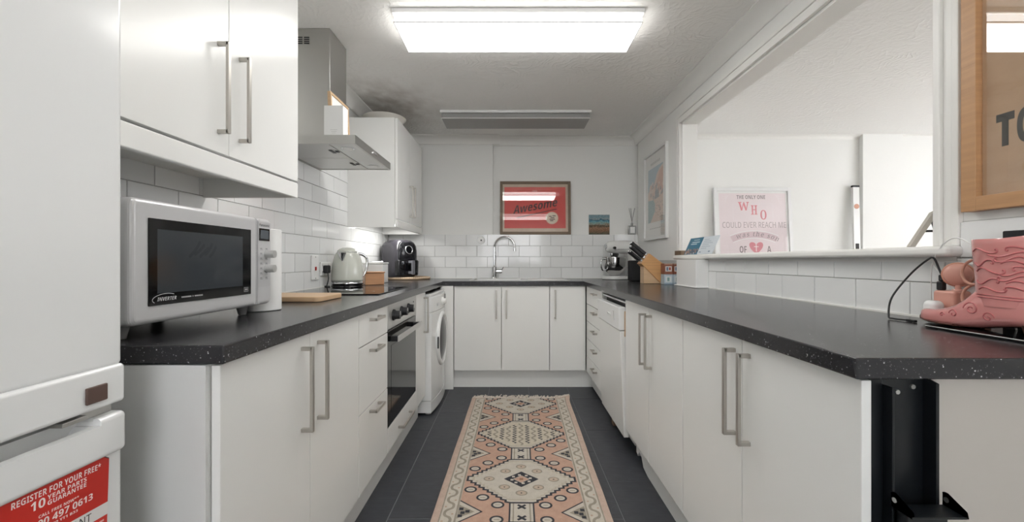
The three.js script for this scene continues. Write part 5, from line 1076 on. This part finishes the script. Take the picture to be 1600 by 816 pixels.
      for (const s of [-1, 1]) {                                     // triangles at the border between medallions
        const T = D - 0.275, tri = (r, q, col) => { c.beginPath(); c.moveTo(X(s * F), Y(T + q)); c.lineTo(X(s * (F - r)), Y(T)); c.lineTo(X(s * F), Y(T - q)); c.closePath(); c.fillStyle = col; c.fill(); };
        tri(0.106, 0.086, dk); tri(0.096, 0.078, cream); tri(0.07, 0.05, grey); for (const [x, y] of [[0.012, 0.02], [0.02, -0.008], [0.04, 0.002], [0.012, -0.03]]) { c.fillStyle = dk; c.fillRect(X(s * (F - x)) - 8, Y(T + y) - 8, 16, 16); }
      }
    });
    const img = c.getImageData(0, 0, w, h), p = img.data; seed = 404;   // knots of the weave and wear
    for (let j = 0; j < h; j++) for (let i = 0; i < w; i++) { const g = 14 * fbm(i / 30, j / 30, 2, 3) + (rnd() - 0.5) * 26 * (0.6 + 0.4 * ((i + j) & 1)), o = (j * w + i) * 4; for (let q = 0; q < 3; q++) p[o + q] += g; }
    c.putImageData(img, 0, 0);
  });
  const nx = 40, nz = 120, pos = [], uv = [], ix = [];
  const place = (u, v, top) => {                                     // u across, v from the far end
    let x = (u - 0.5) * Wd, d = far - v * L, y = 0.009 + 0.0022 * fbm(u * 3, v * 8, 5, 2);
    x += 0.005 * fbm(v * 6, u > 0.5 ? 3 : 8, 1, 2);
    const q = Math.max(0, 1 - Math.hypot((1 - u) * Wd / 0.10, v * L / 0.07)); y += 0.032 * q ** 1.2; d -= 0.02 * q;   // the turned-up corner
    y += 0.006 * Math.max(0, 1 - v * L / 0.05) * Math.max(0, fbm(u * 9, 2, 2, 2) + 0.3);
    return [x, top ? y : y - 0.0075, -d];
  };
  for (const top of [1, 0]) for (let j = 0; j <= nz; j++) for (let i = 0; i <= nx; i++) { pos.push(...place(i / nx, j / nz, top)); uv.push(i / nx, 1 - j / nz); }
  const N = (nx + 1) * (nz + 1), id = (i, j, t) => (t ? 0 : N) + j * (nx + 1) + i;
  for (let j = 0; j < nz; j++) for (let i = 0; i < nx; i++) { ix.push(id(i, j, 1), id(i, j + 1, 1), id(i + 1, j + 1, 1), id(i, j, 1), id(i + 1, j + 1, 1), id(i + 1, j, 1)); ix.push(id(i, j, 0), id(i + 1, j + 1, 0), id(i, j + 1, 0), id(i, j, 0), id(i + 1, j, 0), id(i + 1, j + 1, 0)); }
  for (let j = 0; j < nz; j++) for (const i of [0, nx]) ix.push(id(i, j, 1), id(i, j, 0), id(i, j + 1, 0), id(i, j, 1), id(i, j + 1, 0), id(i, j + 1, 1));
  for (let i = 0; i < nx; i++) for (const j of [0, nz]) ix.push(id(i, j, 1), id(i, j, 0), id(i + 1, j, 0), id(i, j, 1), id(i + 1, j, 0), id(i + 1, j, 1));
  const g = new THREE.BufferGeometry(); g.setAttribute('position', new THREE.Float32BufferAttribute(pos, 3)); g.setAttribute('uv', new THREE.Float32BufferAttribute(uv, 2)); g.setIndex(ix); g.computeVertexNormals();
  const weave = dataTexture(256, (u, v) => 128 + 60 * Math.sin(u * 2 * Math.PI * 40) * Math.sin(v * 2 * Math.PI * 40) + 60 * (rnd() - 0.5), 1); weave.repeat.set(8, 24);
  const o = thing('runner_rug', 'salmon and cream patterned runner rug with fringed end', 'rug');
  mesh('pile', g, mat({ map, roughness: 0.95, bumpMap: weave, bumpScale: 0.0012 }), o);
  seed = 61;
  const fr = []; for (let i = 0; i < 240; i++) { const u = (i + rnd()) / 240, [x, y, z] = place(u, 0, 1); const l = 0.03 + 0.09 * rnd() * (0.4 + Math.max(0, fbm(u * 8, 1, 1, 2) + 0.4)); fr.push(tube([new THREE.Vector3(x, y - 0.002, z), new THREE.Vector3(x + (rnd() - 0.5) * 0.02, Math.max(0.002, y - 0.004), z - l * 0.5), new THREE.Vector3(x + (rnd() - 0.5) * 0.035, 0.002, z - l)], 0.003, 5, 5)); }
  const f = mesh('fringe', fr, mat({ color: rgb(222, 212, 200), roughness: 0.95 }), o); f.userData.kind = 'stuff';
  o.position.set(cx, 0, 0);
  o.children.forEach((q) => q.geometry.translate(0, 0, (far + near) / 2)); o.position.z = -(far + near) / 2; o.rotation.y = -0.016;
}

// ================================================================ next room
{
  const o = thing('sideboard', 'white sideboard in the next room below the leaning print', 'sideboard');
  mesh('carcass', rb(1.75, 3.52, 0.08, 0.82, 3.72, 4.09, 0.003), M.carcass, o);
  mesh('top', rb(1.73, 3.54, 0.82, 0.845, 3.70, 4.10, 0.003), M.gloss, o);
  mesh('leg', [[1.8, 3.76], [3.47, 3.76], [1.8, 4.05], [3.47, 4.05]].map(([x, d]) => cyl(x, 0.04, d, 0.018, 0.022, 0.08)), M.woodPale, o);
  settle(o);
}
{
  const W = 0.70, Hh = 0.90;
  const art = canvasTexture(840, 1080, (c, w, h) => {
    c.fillStyle = 'rgb(236,236,234)'; c.fillRect(0, 0, w, h); c.fillStyle = 'rgb(236,223,225)'; c.fillRect(22, 24, w - 44, h - 48);
    c.strokeStyle = 'rgb(240,230,232)'; c.lineWidth = 4; c.strokeRect(190, 150, 470, 200); for (const [x, s] of [[60, 1], [780, -1]]) for (let i = 0; i < 4; i++) { c.beginPath(); c.moveTo(x, 60 + i * 30); c.quadraticCurveTo(x + s * 60, 70 + i * 30, x + s * (100 - i * 20), 40); c.stroke(); }
    const text = (s, x0, x1, y0, y1, col, font) => { c.save(); c.fillStyle = col; c.font = font; const q = c.measureText(s).width; c.translate(x0, y1); c.scale((x1 - x0) / q, (y1 - y0) / 143); c.fillText(s, 0, 0); c.restore(); };
    const gy = 'rgb(140,126,128)';
    text('THE ONLY ONE', 235, 580, 48, 94, gy, 'bold 200px sans-serif');
    text('W', 250, 380, 130, 232, 'rgb(214,122,132)', 'bold 200px serif'); text('H', 400, 480, 170, 282, 'rgb(214,122,132)', 'bold 200px serif'); text('O', 506, 590, 228, 340, 'rgb(214,122,132)', 'bold 200px serif');
    text('COULD EVER REACH ME', 52, 816, 372, 440, 'rgb(176,160,162)', '200px sans-serif');
    c.strokeStyle = 'rgb(244,240,240)'; c.lineWidth = 96; c.beginPath(); c.arc(428, 1180, 660, -Math.PI / 2 - 0.42, -Math.PI / 2 + 0.42); c.stroke();
    c.strokeStyle = 'rgb(222,202,206)'; c.lineWidth = 74; c.beginPath(); c.arc(428, 1180, 660, -Math.PI / 2 - 0.42, -Math.PI / 2 + 0.42); c.stroke();
    const s = 'was the son'; c.fillStyle = gy; c.font = 'italic 74px serif'; let a = -0.335; for (const q of s) { c.save(); c.translate(428, 1180); c.rotate(a); c.fillText(q, 0, -640); c.restore(); a += (c.measureText(q).width + 9) / 640; }
    text('OF', 246, 336, 660, 738, gy, 'bold 200px sans-serif'); text('A', 574, 624, 660, 738, gy, 'bold 200px sans-serif');
    c.fillStyle = 'rgb(216,140,150)'; c.beginPath(); c.moveTo(448, 752); c.bezierCurveTo(330, 670, 360, 600, 412, 614); c.quadraticCurveTo(440, 622, 448, 650); c.quadraticCurveTo(456, 622, 484, 614); c.bezierCurveTo(536, 600, 566, 670, 448, 752); c.fill();
    c.fillStyle = '#f2eceb'; c.fillRect(443, 640, 9, 84); c.fillRect(420, 662, 56, 8);
  });
  const o = thing('framed_print', 'large pink lettered print in white frame leaning in next room', 'picture');
  framed(o, 'B', -0.375, 0.375, 0, 0.945, 0, 0.032, 0.024, mat({ color: rgb(236, 236, 235), roughness: 0.35 }), mat({ map: art, roughness: 0.6 }));
  o.position.set(2.338, 0.847, -4.085); o.rotation.x = -0.07;
}
{
  const o = thing('spirit_level', 'white spirit level leaning upright beside the chimney breast', 'spirit level');
  const w = 0.062;
  mesh('beam', rb(-w / 2, w / 2, 0, 0.95, -0.012, 0.012, 0.003), mat({ color: rgb(232, 232, 230), roughness: 0.3 }), o);
  mesh('end_cap', rb(-w / 2 - 0.002, w / 2 + 0.002, 0.948, 0.966, -0.014, 0.014, 0.003), M.rubber, o);
  mesh('vial', [cyl(0, 0.76, -0.012, 0.024, 0.024, 0.006, 'z', 28)], mat({ color: rgb(196, 142, 116), roughness: 0.3 }), o);
  mesh('handle_slot', rb(-0.018, 0.018, 0.26, 0.40, -0.013, -0.0105, 0.001), M.rubber, o);
  o.position.set(3.315, 0.847, -4.075); o.rotation.x = -0.05; o.rotation.z = -0.02;
}
renderer.render(scene, camera);
